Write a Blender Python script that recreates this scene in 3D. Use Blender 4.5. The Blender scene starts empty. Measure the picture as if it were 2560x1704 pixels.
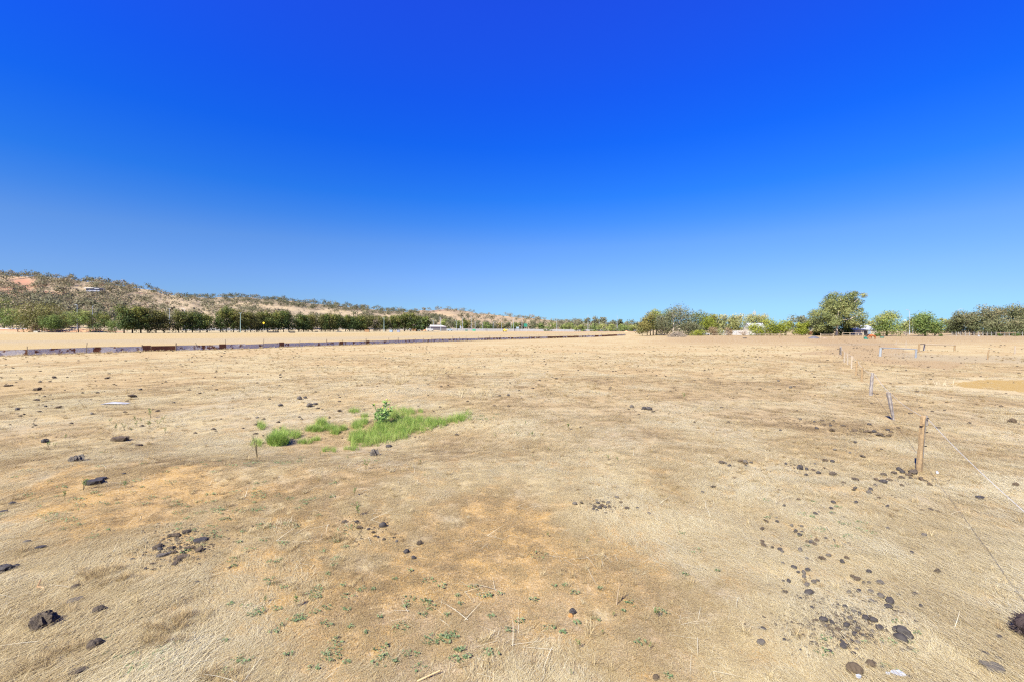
import bpy, math, random
import numpy as np
from mathutils import Vector, Matrix

random.seed(7)
RNG = np.random.default_rng(7)
SC = bpy.context.scene
COL = SC.collection

# ------------------------------------------------------------------ camera
CAM_H, F, CX, HY = 3.0, 1138.0, 1280.0, 826.0      # eye height, focal length in photo px, centre column, horizon row
cam = bpy.data.cameras.new('camera'); camo = bpy.data.objects.new('camera', cam); COL.objects.link(camo)
cam.sensor_width = 36.0; cam.lens = 36.0 * F / 2560.0
cam.shift_y = -(852.0 - HY) / 2560.0
cam.clip_start = 0.05; cam.clip_end = 30000.0
camo.location = (0, 0, CAM_H); camo.rotation_euler = (math.radians(90), 0, 0)
SC.camera = camo

# ------------------------------------------------------------------ sky and sun
SUN_EL, SHADOW_AZ = 44.0, 37.0                     # shadows fall away and to the right
el, az = math.radians(SUN_EL), math.radians(SHADOW_AZ)
to_sun = Vector((-math.sin(az) * math.cos(el), -math.cos(az) * math.cos(el), math.sin(el)))
world = bpy.data.worlds.new('World'); SC.world = world; world.use_nodes = True
nt = world.node_tree; nt.nodes.clear()
n_out = nt.nodes.new('ShaderNodeOutputWorld'); n_bg = nt.nodes.new('ShaderNodeBackground')
n_sky = nt.nodes.new('ShaderNodeTexSky'); n_sky.sky_type = 'NISHITA'; n_sky.sun_disc = False
n_sky.sun_elevation = el; n_sky.sun_rotation = math.atan2(to_sun.x, to_sun.y)
n_sky.altitude = 100; n_sky.air_density = 1.0; n_sky.dust_density = 0.3; n_sky.ozone_density = 2.0
n_tc = nt.nodes.new('ShaderNodeTexCoord'); n_sep = nt.nodes.new('ShaderNodeSeparateXYZ')
nt.links.new(n_tc.outputs['Generated'], n_sep.inputs[0])
n_ramp = nt.nodes.new('ShaderNodeValToRGB')
SKY_TINT = [(0.0, (.38, .75, 1.35)), (.023, (.36, .65, 1.15)), (.067, (.40, .61, 1.06)), (.11, (.41, .62, 1.09)), (.178, (.36, .63, 1.14)), (.225, (.21, .58, 1.27)),
            (.275, (.10, .53, 1.42)), (.372, (.045, .45, 1.72)), (.452, (.055, .42, 1.94)), (.578, (.11, .41, 2.2)), (1.0, (.13, .40, 2.2))]
while len(n_ramp.color_ramp.elements) > 1: n_ramp.color_ramp.elements.remove(n_ramp.color_ramp.elements[0])
for i, (p, c) in enumerate(SKY_TINT):
    e = n_ramp.color_ramp.elements[0] if i == 0 else n_ramp.color_ramp.elements.new(p)
    e.position = p; e.color = (*c, 1)
n_mul = nt.nodes.new('ShaderNodeMix'); n_mul.data_type = 'RGBA'; n_mul.blend_type = 'MULTIPLY'; n_mul.inputs[0].default_value = 1.0
nt.links.new(n_sep.outputs['Z'], n_ramp.inputs[0])
nt.links.new(n_sky.outputs[0], n_mul.inputs[6]); nt.links.new(n_ramp.outputs[0], n_mul.inputs[7])
nt.links.new(n_mul.outputs[2], n_bg.inputs['Color']); n_bg.inputs['Strength'].default_value = 0.052
nt.links.new(n_bg.outputs[0], n_out.inputs[0])
sun = bpy.data.lights.new('sun', 'SUN'); sun.energy = 5.0; sun.angle = math.radians(0.53); sun.color = (1.0, 0.965, 0.85)
suno = bpy.data.objects.new('sun', sun); COL.objects.link(suno); suno.location = (-40, -40, 60)
suno.rotation_euler = to_sun.to_track_quat('Z', 'Y').to_euler()
vs = SC.view_settings; SC.display_settings.display_device = 'sRGB'
vs.view_transform = 'Standard'; vs.look = 'None'; vs.gamma = 1.0; vs.use_curve_mapping = False
vs.exposure = 1.35
SC.render.engine = 'CYCLES'
SC.cycles.max_bounces = 5; SC.cycles.diffuse_bounces = 3; SC.cycles.transparent_max_bounces = 8
SC.cycles.use_denoising = False
SC.cycles.pixel_filter_type = 'BLACKMAN_HARRIS'; SC.cycles.filter_width = 1.25
SC.cycles.sample_clamp_indirect = 4.0

# ------------------------------------------------------------------ small helpers
def sstep(a, b, x):
    t = np.clip((np.asarray(x, float) - a) / (b - a), 0, 1)
    return t * t * (3 - 2 * t)

def hash2(ix, iy, seed):
    n = (ix.astype(np.int64) * 374761393 + iy.astype(np.int64) * 668265263 + seed * 974711) & 0xffffffff
    n = ((n ^ (n >> 13)) * 1274126177) & 0xffffffff
    n = (n ^ (n >> 16)) & 0xffffff
    return n / float(0xffffff)

def vnoise(x, y, seed=0):
    x = np.asarray(x, float); y = np.asarray(y, float)
    ix = np.floor(x); iy = np.floor(y); fx = x - ix; fy = y - iy
    fx = fx * fx * (3 - 2 * fx); fy = fy * fy * (3 - 2 * fy)
    a = hash2(ix, iy, seed); b = hash2(ix + 1, iy, seed); c = hash2(ix, iy + 1, seed); d = hash2(ix + 1, iy + 1, seed)
    return (a * (1 - fx) + b * fx) * (1 - fy) + (c * (1 - fx) + d * fx) * fy

def fbm(x, y, seed=0, octv=4, gain=0.5):
    s = 0; a = 1.0; t = 0
    for o in range(octv):
        s = s + a * vnoise(x * 2 ** o + 17.3 * o, y * 2 ** o - 9.1 * o, seed + o * 13); t += a; a *= gain
    return s / t

def new_mesh(name, verts, faces, mat=None, smooth=False):
    me = bpy.data.meshes.new(name)
    verts = np.asarray(verts, np.float32).reshape(-1, 3)
    if isinstance(faces, np.ndarray):
        k = faces.shape[1]; nf = len(faces)
        me.vertices.add(len(verts)); me.vertices.foreach_set('co', verts.ravel())
        me.loops.add(nf * k); me.loops.foreach_set('vertex_index', faces.astype(np.int32).ravel())
        me.polygons.add(nf); me.polygons.foreach_set('loop_start', (np.arange(nf) * k).astype(np.int32))
        me.update(calc_edges=True)
    else:
        me.from_pydata(verts.tolist(), [], faces); me.update()
    if smooth: me.polygons.foreach_set('use_smooth', np.ones(len(me.polygons), bool))
    for m in (mat if isinstance(mat, (list, tuple)) else [mat]):
        if m: me.materials.append(m)
    return me

def fattr(me, name, vals, typ='FLOAT', dom='POINT'):
    a = me.attributes.new(name, typ, dom)
    key = {'FLOAT': 'value', 'INT': 'value', 'FLOAT_VECTOR': 'vector', 'FLOAT_COLOR': 'color'}[typ]
    a.data.foreach_set(key, np.asarray(vals, np.int32 if typ == 'INT' else np.float32).ravel())

def link(name, me, parent=None, loc=None, rot=None, scale=None):
    o = bpy.data.objects.new(name, me); COL.objects.link(o)
    if parent: o.parent = parent
    if loc is not None: o.location = loc
    if rot is not None: o.rotation_euler = rot
    if scale is not None: o.scale = scale if hasattr(scale, '__len__') else (scale,) * 3
    return o

def tag(o, label, cat, group=None):
    o['label'] = label; o['category'] = cat
    if group: o['group'] = group
    return o

def kind(o, k, label=None):
    o['kind'] = k
    if label: o['label'] = label
    return o

def thing(name, label, cat, loc, rotz=0, group=None, scale=None):
    return tag(link(name, None, None, loc, (0, 0, rotz), scale), label, cat, group)

class MB:
    """collects simple shapes into one mesh"""
    def __init__(s): s.v = []; s.f = []; s.mi = []
    def add(s, v, f, mi=0):
        n = len(s.v); s.v += [tuple(p) for p in v]; s.f += [tuple(i + n for i in q) for q in f]; s.mi += [mi] * len(f); return s
    def box(s, c, size, rz=0, mi=0, top=1.0):
        hx, hy, hz = size[0] / 2, size[1] / 2, size[2] / 2; cs, sn = math.cos(rz), math.sin(rz); v = []
        for z, k in ((-hz, 1), (hz, top)):
            for x, y in ((-hx, -hy), (hx, -hy), (hx, hy), (-hx, hy)):
                x *= k; y *= k
                v.append((c[0] + x * cs - y * sn, c[1] + x * sn + y * cs, c[2] + z))
        return s.add(v, [(3, 2, 1, 0), (4, 5, 6, 7), (0, 1, 5, 4), (1, 2, 6, 5), (2, 3, 7, 6), (3, 0, 4, 7)], mi)
    def tube(s, pts, radii, seg=6, mi=0, cap=True):
        pts = [Vector(p) for p in pts]; n = len(pts)
        if not hasattr(radii, '__len__'): radii = [radii] * n
        v = []; f = []
        for i, p in enumerate(pts):
            d = (pts[min(i + 1, n - 1)] - pts[max(i - 1, 0)])
            if d.length < 1e-9: d = Vector((0, 0, 1))
            d.normalize(); a = d.orthogonal() if abs(d.z) < .95 else d.cross(Vector((0, 1, 0)))
            a = (Vector((0, 0, 1)).cross(d) if abs(d.z) < .95 else Vector((1, 0, 0)).cross(d)).normalized(); b = d.cross(a)
            for k in range(seg):
                t = 2 * math.pi * k / seg
                v.append(p + (a * math.cos(t) + b * math.sin(t)) * radii[i])
        for i in range(n - 1):
            for k in range(seg):
                k2 = (k + 1) % seg
                f.append((i * seg + k, i * seg + k2, (i + 1) * seg + k2, (i + 1) * seg + k))
        if cap: f.append(tuple(range(seg))[::-1]); f.append(tuple((n - 1) * seg + k for k in range(seg)))
        return s.add(v, f, mi)
    def mesh(s, name, mats, smooth=False):
        me = new_mesh(name, s.v, s.f, mats, smooth)
        me.polygons.foreach_set('material_index', s.mi); return me

# ------------------------------------------------------------------ materials
def mat_new(name):
    m = bpy.data.materials.new(name); m.use_nodes = True; t = m.node_tree; t.nodes.clear()
    out = t.nodes.new('ShaderNodeOutputMaterial'); b = t.nodes.new('ShaderNodeBsdfPrincipled')
    b.inputs['Specular IOR Level'].default_value = 0.25
    t.links.new(b.outputs[0], out.inputs[0]); return m, t, b

def ramp(t, fac, stops, interp='LINEAR'):
    r = t.nodes.new('ShaderNodeValToRGB'); r.color_ramp.interpolation = interp
    el_ = r.color_ramp.elements
    while len(el_) > 1: el_.remove(el_[0])
    for i, (p, c) in enumerate(stops):
        e = el_[0] if i == 0 else el_.new(p)
        e.position = p; e.color = (*c, 1) if len(c) == 3 else c
    t.links.new(fac, r.inputs[0]); return r.outputs[0]

def noise(t, scale, detail=4, rough=.6, vec=None, dim='3D'):
    n = t.nodes.new('ShaderNodeTexNoise'); n.inputs['Scale'].default_value = scale
    n.inputs['Detail'].default_value = detail; n.inputs['Roughness'].default_value = rough
    if vec is not None: t.links.new(vec, n.inputs['Vector'])
    return n.outputs['Fac']

def mixc(t, fac, a, b, mode='MIX'):
    m = t.nodes.new('ShaderNodeMix'); m.data_type = 'RGBA'; m.blend_type = mode
    for sock, val in ((0, fac), (6, a), (7, b)):
        if hasattr(val, 'is_linked') or hasattr(val, 'links'): t.links.new(val, m.inputs[sock])
        elif sock == 0: m.inputs[0].default_value = val
        else: m.inputs[sock].default_value = (*val, 1)
    return m.outputs[2]

def objco(t):
    return t.nodes.new('ShaderNodeTexCoord').outputs['Object']

def bump(t, b, h, strength=.4, dist=.02):
    n = t.nodes.new('ShaderNodeBump'); n.inputs['Strength'].default_value = strength; n.inputs['Distance'].default_value = dist
    t.links.new(h, n.inputs['Height']); t.links.new(n.outputs[0], b.inputs['Normal'])

def mat_simple(name, c1, c2=None, scale=8, rough=.8, metal=0, detail=5, bmp=.25, bdist=.02):
    m, t, b = mat_new(name); co = objco(t)
    c2 = c2 or tuple(x * .7 for x in c1)
    f = noise(t, scale, detail, .65, co)
    t.links.new(ramp(t, f, [(.3, c2), (.7, c1)]), b.inputs['Base Color'])
    b.inputs['Roughness'].default_value = rough; b.inputs['Metallic'].default_value = metal
    if bmp: bump(t, b, f, bmp, bdist)
    return m

def mat_leaf(name, stops, trans=.32, rough=.65):
    """foliage: colour varies leaf by leaf (stored per leaf) and tree by tree"""
    m, t, b = mat_new(name)
    a = t.nodes.new('ShaderNodeAttribute'); a.attribute_name = 'tint'
    oi = t.nodes.new('ShaderNodeObjectInfo')
    ad = t.nodes.new('ShaderNodeMath'); ad.operation = 'MULTIPLY_ADD'
    t.links.new(oi.outputs['Random'], ad.inputs[0]); ad.inputs[1].default_value = .3
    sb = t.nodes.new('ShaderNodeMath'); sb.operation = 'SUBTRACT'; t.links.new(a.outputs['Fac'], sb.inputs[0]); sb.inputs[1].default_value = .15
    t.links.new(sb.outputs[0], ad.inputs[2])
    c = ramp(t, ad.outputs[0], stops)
    t.links.new(c, b.inputs['Base Color']); b.inputs['Roughness'].default_value = rough
    b.inputs['Specular IOR Level'].default_value = .15
    tr = t.nodes.new('ShaderNodeBsdfTranslucent'); t.links.new(c, tr.inputs[0])
    mx = t.nodes.new('ShaderNodeMixShader'); mx.inputs[0].default_value = trans
    out = [n for n in t.nodes if n.type == 'OUTPUT_MATERIAL'][0]
    t.links.new(b.outputs[0], mx.inputs[1]); t.links.new(tr.outputs[0], mx.inputs[2]); t.links.new(mx.outputs[0], out.inputs[0])
    return m

# ------------------------------------------------------------------ the lie of the land
FX = np.array([-400, -200, -62, -51.8, -44.8, -38, -22, -8.2, 23.4, 70, 300.]); FY = np.array([-182, -42, 55, 62, 75, 90, 114, 133, 186, 284, 760.])

HOLLOW = (-4.6, 13.2)
def zfun(X, Y):
    X = np.asarray(X, float); Y = np.asarray(Y, float)
    D = np.hypot(X, Y)
    be = (Y - np.interp(X, FX, FY)) * .77
    left = np.interp(be, [0, 30, 230, 330, 520, 900], [0, .2, 2.2, 2.62, 2.92, 2.96]) * sstep(140, 60, X * (Y > 0))
    right = np.interp(D, [0, 100, 140, 200, 400, 800], [0, 0, .3, .72, 1.6, 2.9]) * sstep(15, 85, X)
    z = np.maximum(left, right)
    near = sstep(45, 12, D)
    # gentle swells, the hollow with its bank, and lumpy turf
    z = z + (fbm(X / 9.0, Y / 9.0, 3, 3) - .5) * .34 * sstep(160, 18, D) * (1 - .5 * sstep(0, 8, X))
    hx, hy = (X - HOLLOW[0]) / 4.2, (Y - HOLLOW[1]) / 2.4
    z = z - .36 * np.exp(-(hx * hx + hy * hy)) + .16 * np.exp(-(((X + 5.6) / 3.2) ** 2 + ((Y - 9.9) / .9) ** 2))
    z = z + (fbm(X / 1.1, Y / 1.1, 11, 3) - .5) * (.03 + .05 * sstep(16, 7, D)) * sstep(70, 10, D)
    z = z + (fbm(X / .28, Y / .28, 19, 3) - .5) * .03 * sstep(26, 7, D)
    return z

def hit(u, y, lift=0.0):
    """ground point seen at photo pixel (u, y)"""
    k = (np.asarray(u, float) - CX) / F; q = (np.asarray(y, float) - HY) / F
    lo = np.full(np.shape(k), 1.5); hi = np.full(np.shape(k), 500.0)
    Ds = np.exp(np.linspace(math.log(2.0), math.log(500.0), 700))
    kk = np.atleast_1d(k); qq = np.atleast_1d(q); res = []
    for a, b in zip(kk, qq):
        g = (CAM_H - b * Ds) - zfun(a * Ds, Ds)
        i = np.argmax(g < 0) if (g < 0).any() else len(Ds) - 1
        if i > 0 and (g < 0).any():
            t = g[i - 1] / (g[i - 1] - g[i]); D = Ds[i - 1] + t * (Ds[i] - Ds[i - 1])
        else: D = Ds[i]
        res.append((a * D, D, float(zfun(a * D, D)) + lift))
    return res if np.ndim(u) else res[0]

def at(u, D):
    X = (u - CX) / F * D
    return (X, D, float(zfun(X, D)))
def ht(px, D): return px * D / F

def in_poly(px, py, poly):
    px = np.asarray(px); py = np.asarray(py); ins = np.zeros(px.shape, bool); n = len(poly)
    for i in range(n):
        x1, y1 = poly[i]; x2, y2 = poly[(i + 1) % n]
        c = ((y1 > py) != (y2 > py)) & (px < (x2 - x1) * (py - y1) / (y2 - y1 + 1e-9) + x1)
        ins ^= c
    return ins

def flat_uv(X, Y):
    Ys = np.maximum(Y, .3)
    return CX + F * X / Ys, HY + F * CAM_H / Ys

# ------------------------------------------------------------------ ground colours (what grows or lies where)
STRAW = np.array([.60, .50, .285]); TAN = np.array([.55, .42, .22]); GREY = np.array([.53, .465, .345]); SOIL = np.array([.56, .345, .105])
GOLD = np.array([.54, .41, .19]); DIRT = np.array([.39, .26, .13]); DRAB = np.array([.42, .345, .225]); GREEN = np.array([.33, .37, .15])
def drift(X, Y):
    """where the straw lies thicker and browner (1) or thin and bleached (0)"""
    return sstep(.44, .62, .62 * fbm(X / 1.9, Y / 1.7, 133, 4) + .38 * fbm(X / 7.0, Y / 6.0, 137, 3))
def ground_col(X, Y):
    X = np.asarray(X, float); Y = np.asarray(Y, float); D = np.hypot(X, Y)
    u, y = flat_uv(X, Y); fr = (Y > .5)
    def mix(a, b, w): return a + (b - a) * np.clip(w, 0, 1)[..., None]
    n1 = fbm(X / 3.1, Y / 4.5, 31, 4); n2 = fbm(X / 1.3, Y / 1.9, 41, 4); n3 = fbm(X / .45, Y / .6, 51, 3); n4 = fbm(X / 14, Y / 9, 61, 3)
    c = mix(np.broadcast_to(STRAW, X.shape + (3,)), TAN, sstep(.42, .66, n1) * .75)
    c = mix(c, GREY, sstep(.46, .68, n2) * sstep(40, 15, D) * .85)
    c = mix(c, TAN, sstep(.5, .7, n3) * .35)
    n5 = fbm(X / .16, Y / .22, 57, 3); pat = sstep(34, 9, D)
    c = mix(c, SOIL * .93, sstep(.54, .64, .6 * n5 + .4 * n3) * pat * .85)
    c = mix(c, GREY * .9, sstep(.56, .66, .6 * fbm(X / .2, Y / .27, 58, 3) + .4 * n2) * pat * .7)
    c = mix(c, np.array([.50, .345, .155]), drift(X, Y) * sstep(9, 16, D) * .75)
    # bare orange soil: lower left and lower middle
    w = fr * (np.exp(-(((u - 330) / 420) ** 2 + ((y - 1240) / 130) ** 2)) * .95 + np.exp(-(((u - 1300) / 430) ** 2 + ((y - 1480) / 240) ** 2)) * .85
              + np.exp(-(((u - 760) / 260) ** 2 + ((y - 1560) / 200) ** 2)) * .6 + .28 * (D < 12))
    c = mix(c, SOIL, sstep(.47, .63, .55 * n2 + .45 * n3 + (w - .5) * .22) * np.clip(w * 1.5, 0, .95))
    w = fr * (np.exp(-(((u - 1150) / 420) ** 2 + ((y - 1640) / 150) ** 2)) + .8 * np.exp(-(((u - 800) / 260) ** 2 + ((y - 1260) / 70) ** 2)) + .5 * np.exp(-(((u - 1650) / 300) ** 2 + ((y - 1600) / 160) ** 2)))
    c = mix(c, np.array([.42, .34, .255]), w * sstep(.40, .60, .5 * n2 + .5 * fbm(X / .3, Y / .4, 63, 3)) * .85)
    # brownish worn band in the middle distance, drab patches
    w = fr * (np.exp(-(((u - 1700) / 520) ** 2 + ((y - 1030) / 60) ** 2)) + .35 * np.exp(-(((u - 1500) / 350) ** 2 + ((y - 1120) / 80) ** 2)))
    c = mix(c, np.array([.52, .415, .275]), w * (.25 + .5 * n2))
    # faint green in the hollow and at left
    w = fr * (np.exp(-(((u - 1080) / 150) ** 2 + ((y - 1030) / 22) ** 2)) * .55 + np.exp(-(((u - 130) / 220) ** 2 + ((y - 1005) / 26) ** 2)) * .35
              + np.exp(-(((u - 660) / 160) ** 2 + ((y - 1125) / 26) ** 2)) * .4)
    c = mix(c, GREEN, w * (.4 + n3 * .6))
    w = fr * np.exp(-(((u - 800) / 170) ** 2 + ((y - 1085) / 24) ** 2))
    c = mix(c, np.array([.36, .25, .15]), w * .55)
    # dung litter stain at lower right
    w = fr * np.exp(-(((u - 2090) / 130) ** 2 + ((y - 1560) / 60) ** 2)) + fr * .6 * np.exp(-(((u - 2010) / 60) ** 2 + ((y - 1500) / 40) ** 2))
    c = mix(c, np.array([.25, .18, .11]), w * (.25 + .6 * n3))
    # worn dirt yard and tracks at right
    yard = fr * sstep(1560, 1760, u) * sstep(868, 852, y - 6 * (n2 - .5)) * sstep(835, 845, y)
    c = mix(c, DIRT, yard * .8)
    tr = fr * in_poly(u, y + 10 * (n2 - .5), [(2000, 850), (2120, 846), (2240, 862), (2300, 896), (2420, 905), (2380, 925), (2200, 908), (2090, 888), (1960, 884), (2090, 872)])
    c = mix(c, DIRT, tr * .8)
    st = fr * sstep(2180, 2300, u) * sstep(880, 886, y + 8 * (n2 - .5) - (u - 2300) * .03) * sstep(904, 898, y + 6 * (n2 - .5) - (u - 2300) * .03)
    c = mix(c, DRAB, st * .85)
    ob = fr * in_poly(u, y + 8 * (n2 - .5), [(2360, 958), (2430, 950), (2800, 948), (2800, 988), (2560, 980), (2440, 972)])
    c = mix(c, np.array([.46, .29, .05]), ob * .97)
    rim = fr * in_poly(u, y + 6 * (n2 - .5), [(2330, 962), (2420, 942), (2800, 936), (2800, 1000), (2560, 991), (2430, 982)]) * (ob < .5)
    c = mix(c, np.array([.68, .57, .36]), rim * .7)
    for yy, uu, hw in ((845, 2470, 2.0), (862, 2150, 1.6)):
        st = fr * np.exp(-((y - yy) / hw) ** 2) * np.exp(-((u - uu) / 190) ** 2)
        c = mix(c, np.array([.33, .26, .18]), st * .8)
    # far paddock beyond the iron fence
    be = (Y - np.interp(X, FX, FY)) * .77
    far = (be > 0) & fr & (X < 130)
    g = mix(np.broadcast_to(GOLD, X.shape + (3,)), np.array([.47, .385, .245]), sstep(.25, .9, fbm(X / 60, be / 16.0, 71, 3) * .9 + .45 * np.exp(-((be - 62) / 22) ** 2) - .2))
    g = mix(g, np.array([.62, .50, .32]), sstep(14, 2, be) * .6)
    g = mix(g, np.array([.56, .50, .34]), sstep(150, 190, be) * .6)
    c = np.where(far[..., None], g, c)
    # construction strip of red earth in front of the highway wall
    w = fr * sstep(355, 380, Y) * sstep(1120, 1400, u) * sstep(1700, 1600, u)
    c = mix(c, np.array([.56, .36, .21]), w * .75)
    w = fr * np.exp(-((Y - 352) / 16) ** 2) * sstep(1270, 1300, u) * sstep(1560, 1420, u) * sstep(.38, .6, n4 * .5 + n1 * .5)
    c = mix(c, np.array([.30, .32, .12]), w * .8)
    return np.clip(c, 0, 1) * np.array([.585, .55, .465])

m_ground, t, b = mat_new('dry_paddock_ground')
co = objco(t)
att = t.nodes.new('ShaderNodeAttribute'); att.attribute_name = 'col'
n_f = noise(t, 95, 3, .7, co); n_m = noise(t, 17, 4, .65, co); n_c = noise(t, 3.2, 4, .6, co)
mp = t.nodes.new('ShaderNodeMapping'); mp.inputs['Scale'].default_value = (190, 26, 60); mp.inputs['Rotation'].default_value = (0, 0, .25)
t.links.new(co, mp.inputs[0]); n_s = noise(t, 1.0, 2, .6, mp.outputs[0])
mp2 = t.nodes.new('ShaderNodeMapping'); mp2.inputs['Scale'].default_value = (30, 170, 60); mp2.inputs['Rotation'].default_value = (0, 0, .5)
t.links.new(co, mp2.inputs[0]); n_s2 = noise(t, 1.0, 2, .6, mp2.outputs[0])
c = mixc(t, ramp(t, n_f, [(.36, (1, 1, 1)), (.50, (0, 0, 0))]), att.outputs['Color'], (.08, .05, .03))
f_dark = ramp(t, n_f, [(.36, (.32, .32, .32)), (.47, (0, 0, 0))])
c = mixc(t, f_dark, att.outputs['Color'], (.15, .105, .055))
c = mixc(t, ramp(t, n_s, [(.52, (0, 0, 0)), (.66, (.6, .6, .6))]), c, (.53, .46, .32))
c = mixc(t, ramp(t, n_s2, [(.55, (0, 0, 0)), (.70, (.55, .55, .55))]), c, (.47, .375, .22))
c = mixc(t, ramp(t, n_m, [(.30, (.45, .45, .45)), (.46, (0, 0, 0))]), c, (.27, .185, .085))
c = mixc(t, ramp(t, n_c, [(.35, (.22, .22, .22)), (.6, (0, 0, 0))]), c, (.30, .235, .15))
t.links.new(c, b.inputs['Base Color']); b.inputs['Roughness'].default_value = .95; b.inputs['Specular IOR Level'].default_value = .08
hsum = t.nodes.new('ShaderNodeMath'); hsum.operation = 'ADD'
hs2 = t.nodes.new('ShaderNodeMath'); hs2.operation = 'MULTIPLY'; t.links.new(n_m, hs2.inputs[0]); hs2.inputs[1].default_value = 2.0
t.links.new(n_f, hsum.inputs[0]); t.links.new(hs2.outputs[0], hsum.inputs[1])
bump(t, b, hsum.outputs[0], .55, .02)

# polar sheet: fine in front of the camera, coarse behind, reaching past the hills
a_f = np.radians(np.linspace(-56, 56, 470)); a_b = np.radians(np.linspace(56, 304, 46))[1:-1]
ang = np.concatenate([a_f, a_b]); rad = [0.4]
while rad[-1] < 9000:
    r = rad[-1]
    rad.append(r * (1.05 if r < 2.4 else 1.0075 if r < 30 else 1.016 if r < 150 else 1.035 if r < 600 else 1.09))
rad = np.array(rad); NR, NA = len(rad), len(ang)
RR, AA = np.meshgrid(rad, ang, indexing='ij'); GX, GY = RR * np.sin(AA), RR * np.cos(AA)
GZ = zfun(GX, GY)
idx = np.arange(NR * NA).reshape(NR, NA); idn = np.roll(idx, -1, axis=1)
gf = np.stack([idx[:-1], idn[:-1], idn[1:], idx[1:]], -1).reshape(-1, 4)
gv = np.stack([GX, GY, GZ], -1).reshape(-1, 3)
gv = np.vstack([gv, [[0, 0, float(zfun(0., 0.))]]])
me = new_mesh('ground', gv, gf[:, ::-1].copy(), m_ground, True)
gc = ground_col(GX, GY).reshape(-1, 3); gc = np.vstack([gc, gc[:1]])
fattr(me, 'col', np.hstack([gc, np.ones((len(gc), 1))]), 'FLOAT_COLOR')
kind(link('ground', me), 'structure', 'dry straw coloured paddock')

# ------------------------------------------------------------------ hills
m_hill, t, b = mat_new('hill_earth')
co = objco(t); att = t.nodes.new('ShaderNodeAttribute'); att.attribute_name = 'col'
nf_ = noise(t, .12, 6, .7, co)
t.links.new(mixc(t, ramp(t, nf_, [(.42, (.6, .6, .6)), (.56, (0, 0, 0))]), att.outputs['Color'], (.18, .135, .08)), b.inputs['Base Color'])
b.inputs['Roughness'].default_value = .95; bump(t, b, nf_, .5, 1.5)

class Hill:
    def __init__(s, name, label, foot, ridge, U, Yr, seed, cols, amp):
        s.foot, s.ridge, s.U, s.Yr, s.seed, s.amp, s.cols = foot, ridge, U, Yr, seed, amp, cols
        uu = np.linspace(U[0], U[-1], 260); vv = np.concatenate([np.linspace(0, 1, 60), np.linspace(1, 1.8, 16)[1:]])
        VV, UU = np.meshgrid(vv, uu, indexing='ij'); P = s.pos(UU, VV)
        n, k = VV.shape; ix = np.arange(n * k).reshape(n, k)
        f = np.stack([ix[:-1, :-1], ix[:-1, 1:], ix[1:, 1:], ix[1:, :-1]], -1).reshape(-1, 4)
        me = new_mesh(name, P.reshape(-1, 3), f, m_hill, True)
        c = cols(UU, VV, P).reshape(-1, 3); fattr(me, 'col', np.hstack([c, np.ones((len(c), 1))]), 'FLOAT_COLOR')
        kind(link(name, me), 'structure', label)
    def pos(s, u, v):
        u = np.asarray(u, float); v = np.asarray(v, float)
        D = s.foot + (s.ridge - s.foot) * v
        yr = np.interp(u, s.U, s.Yr)
        rise = np.where(v <= 1, np.clip(v, 0, 1) ** .85, np.clip(1 - (v - 1) ** 2 * 1.3, -.2, 1))
        X = (u - CX) / F * D
        bumps = (fbm(X / 90, D / 70, s.seed, 4) - .5) * s.amp * np.clip(v * 4, 0, 1) * np.clip((826 - yr) / 60, 0, 1)
        yp = 826 - (826 - yr) * rise - bumps * np.where(v < 1, np.sin(np.clip(v, 0, 1) * math.pi), 0)
        yp = yp - (fbm(u / 23.0, v * 0 + 3, s.seed + 5, 3) - .5) * 5 * np.clip((826 - yr) / 50, 0, 1) * (v > .7)
        z = CAM_H + (HY - yp) * D / F - 2.0 * (v <= 0)
        return np.stack([X, D, z], -1)

GRASSY = np.array([.36, .275, .155]); REDS = np.array([.29, .14, .08]); SCRUBC = np.array([.26, .20, .125])
def mixn(a, b, w): return a + (b - a) * np.clip(w, 0, 1)[..., None]
def colA(u, v, P):
    n = fbm(P[..., 0] / 40, P[..., 1] / 45, 5, 4)
    c = mixn(np.broadcast_to(SCRUBC, u.shape + (3,)), GRASSY, sstep(.42, .58, n) * .8 + sstep(330, 430, u) * .9)
    c = mixn(c, REDS, sstep(.56, .66, fbm(P[..., 0] / 55, P[..., 1] / 60, 77, 3)) * sstep(420, 300, u) * .8)
    c = mixn(c, REDS * 1.08, np.exp(-(((u - 58) / 34) ** 2 + ((v - .83) / .13) ** 2)) * 1.6)
    return c
def colB(u, v, P):
    n = fbm(P[..., 0] / 60, P[..., 1] / 60, 6, 4)
    c = mixn(np.broadcast_to(GRASSY, u.shape + (3,)), SCRUBC, sstep(.5, .6, n) * .7)
    return mixn(c, np.array([.18, .14, .085]), sstep(.76, .84, v) * .9)
def colC(u, v, P):
    n = fbm(P[..., 0] / 80, P[..., 1] / 80, 8, 4)
    c = mixn(np.broadcast_to(GRASSY * np.array([1.0, .93, .88]), u.shape + (3,)), SCRUBC, sstep(.47, .6, n) * .6)
    c = mixn(c, np.array([.20, .13, .09]), np.exp(-(((u - 1085) / 60) ** 2 + ((v - .95) / .07) ** 2)))
    return mixn(c, SCRUBC, sstep(1380, 1500, u) * .9)
hillC = Hill('hill', 'farthest low wooded hill sloping down to the plain', 1100, 2100, [780, 880, 960, 1000, 1050, 1090, 1150, 1200, 1260, 1300, 1350, 1400, 1450, 1500, 1560, 1640, 1800, 2000, 2300],
             [815, 796, 786, 781, 777, 775, 776, 784, 791, 795, 798, 803, 806, 810, 813, 816, 820, 823, 825.5], 21, colC, 9)
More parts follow.
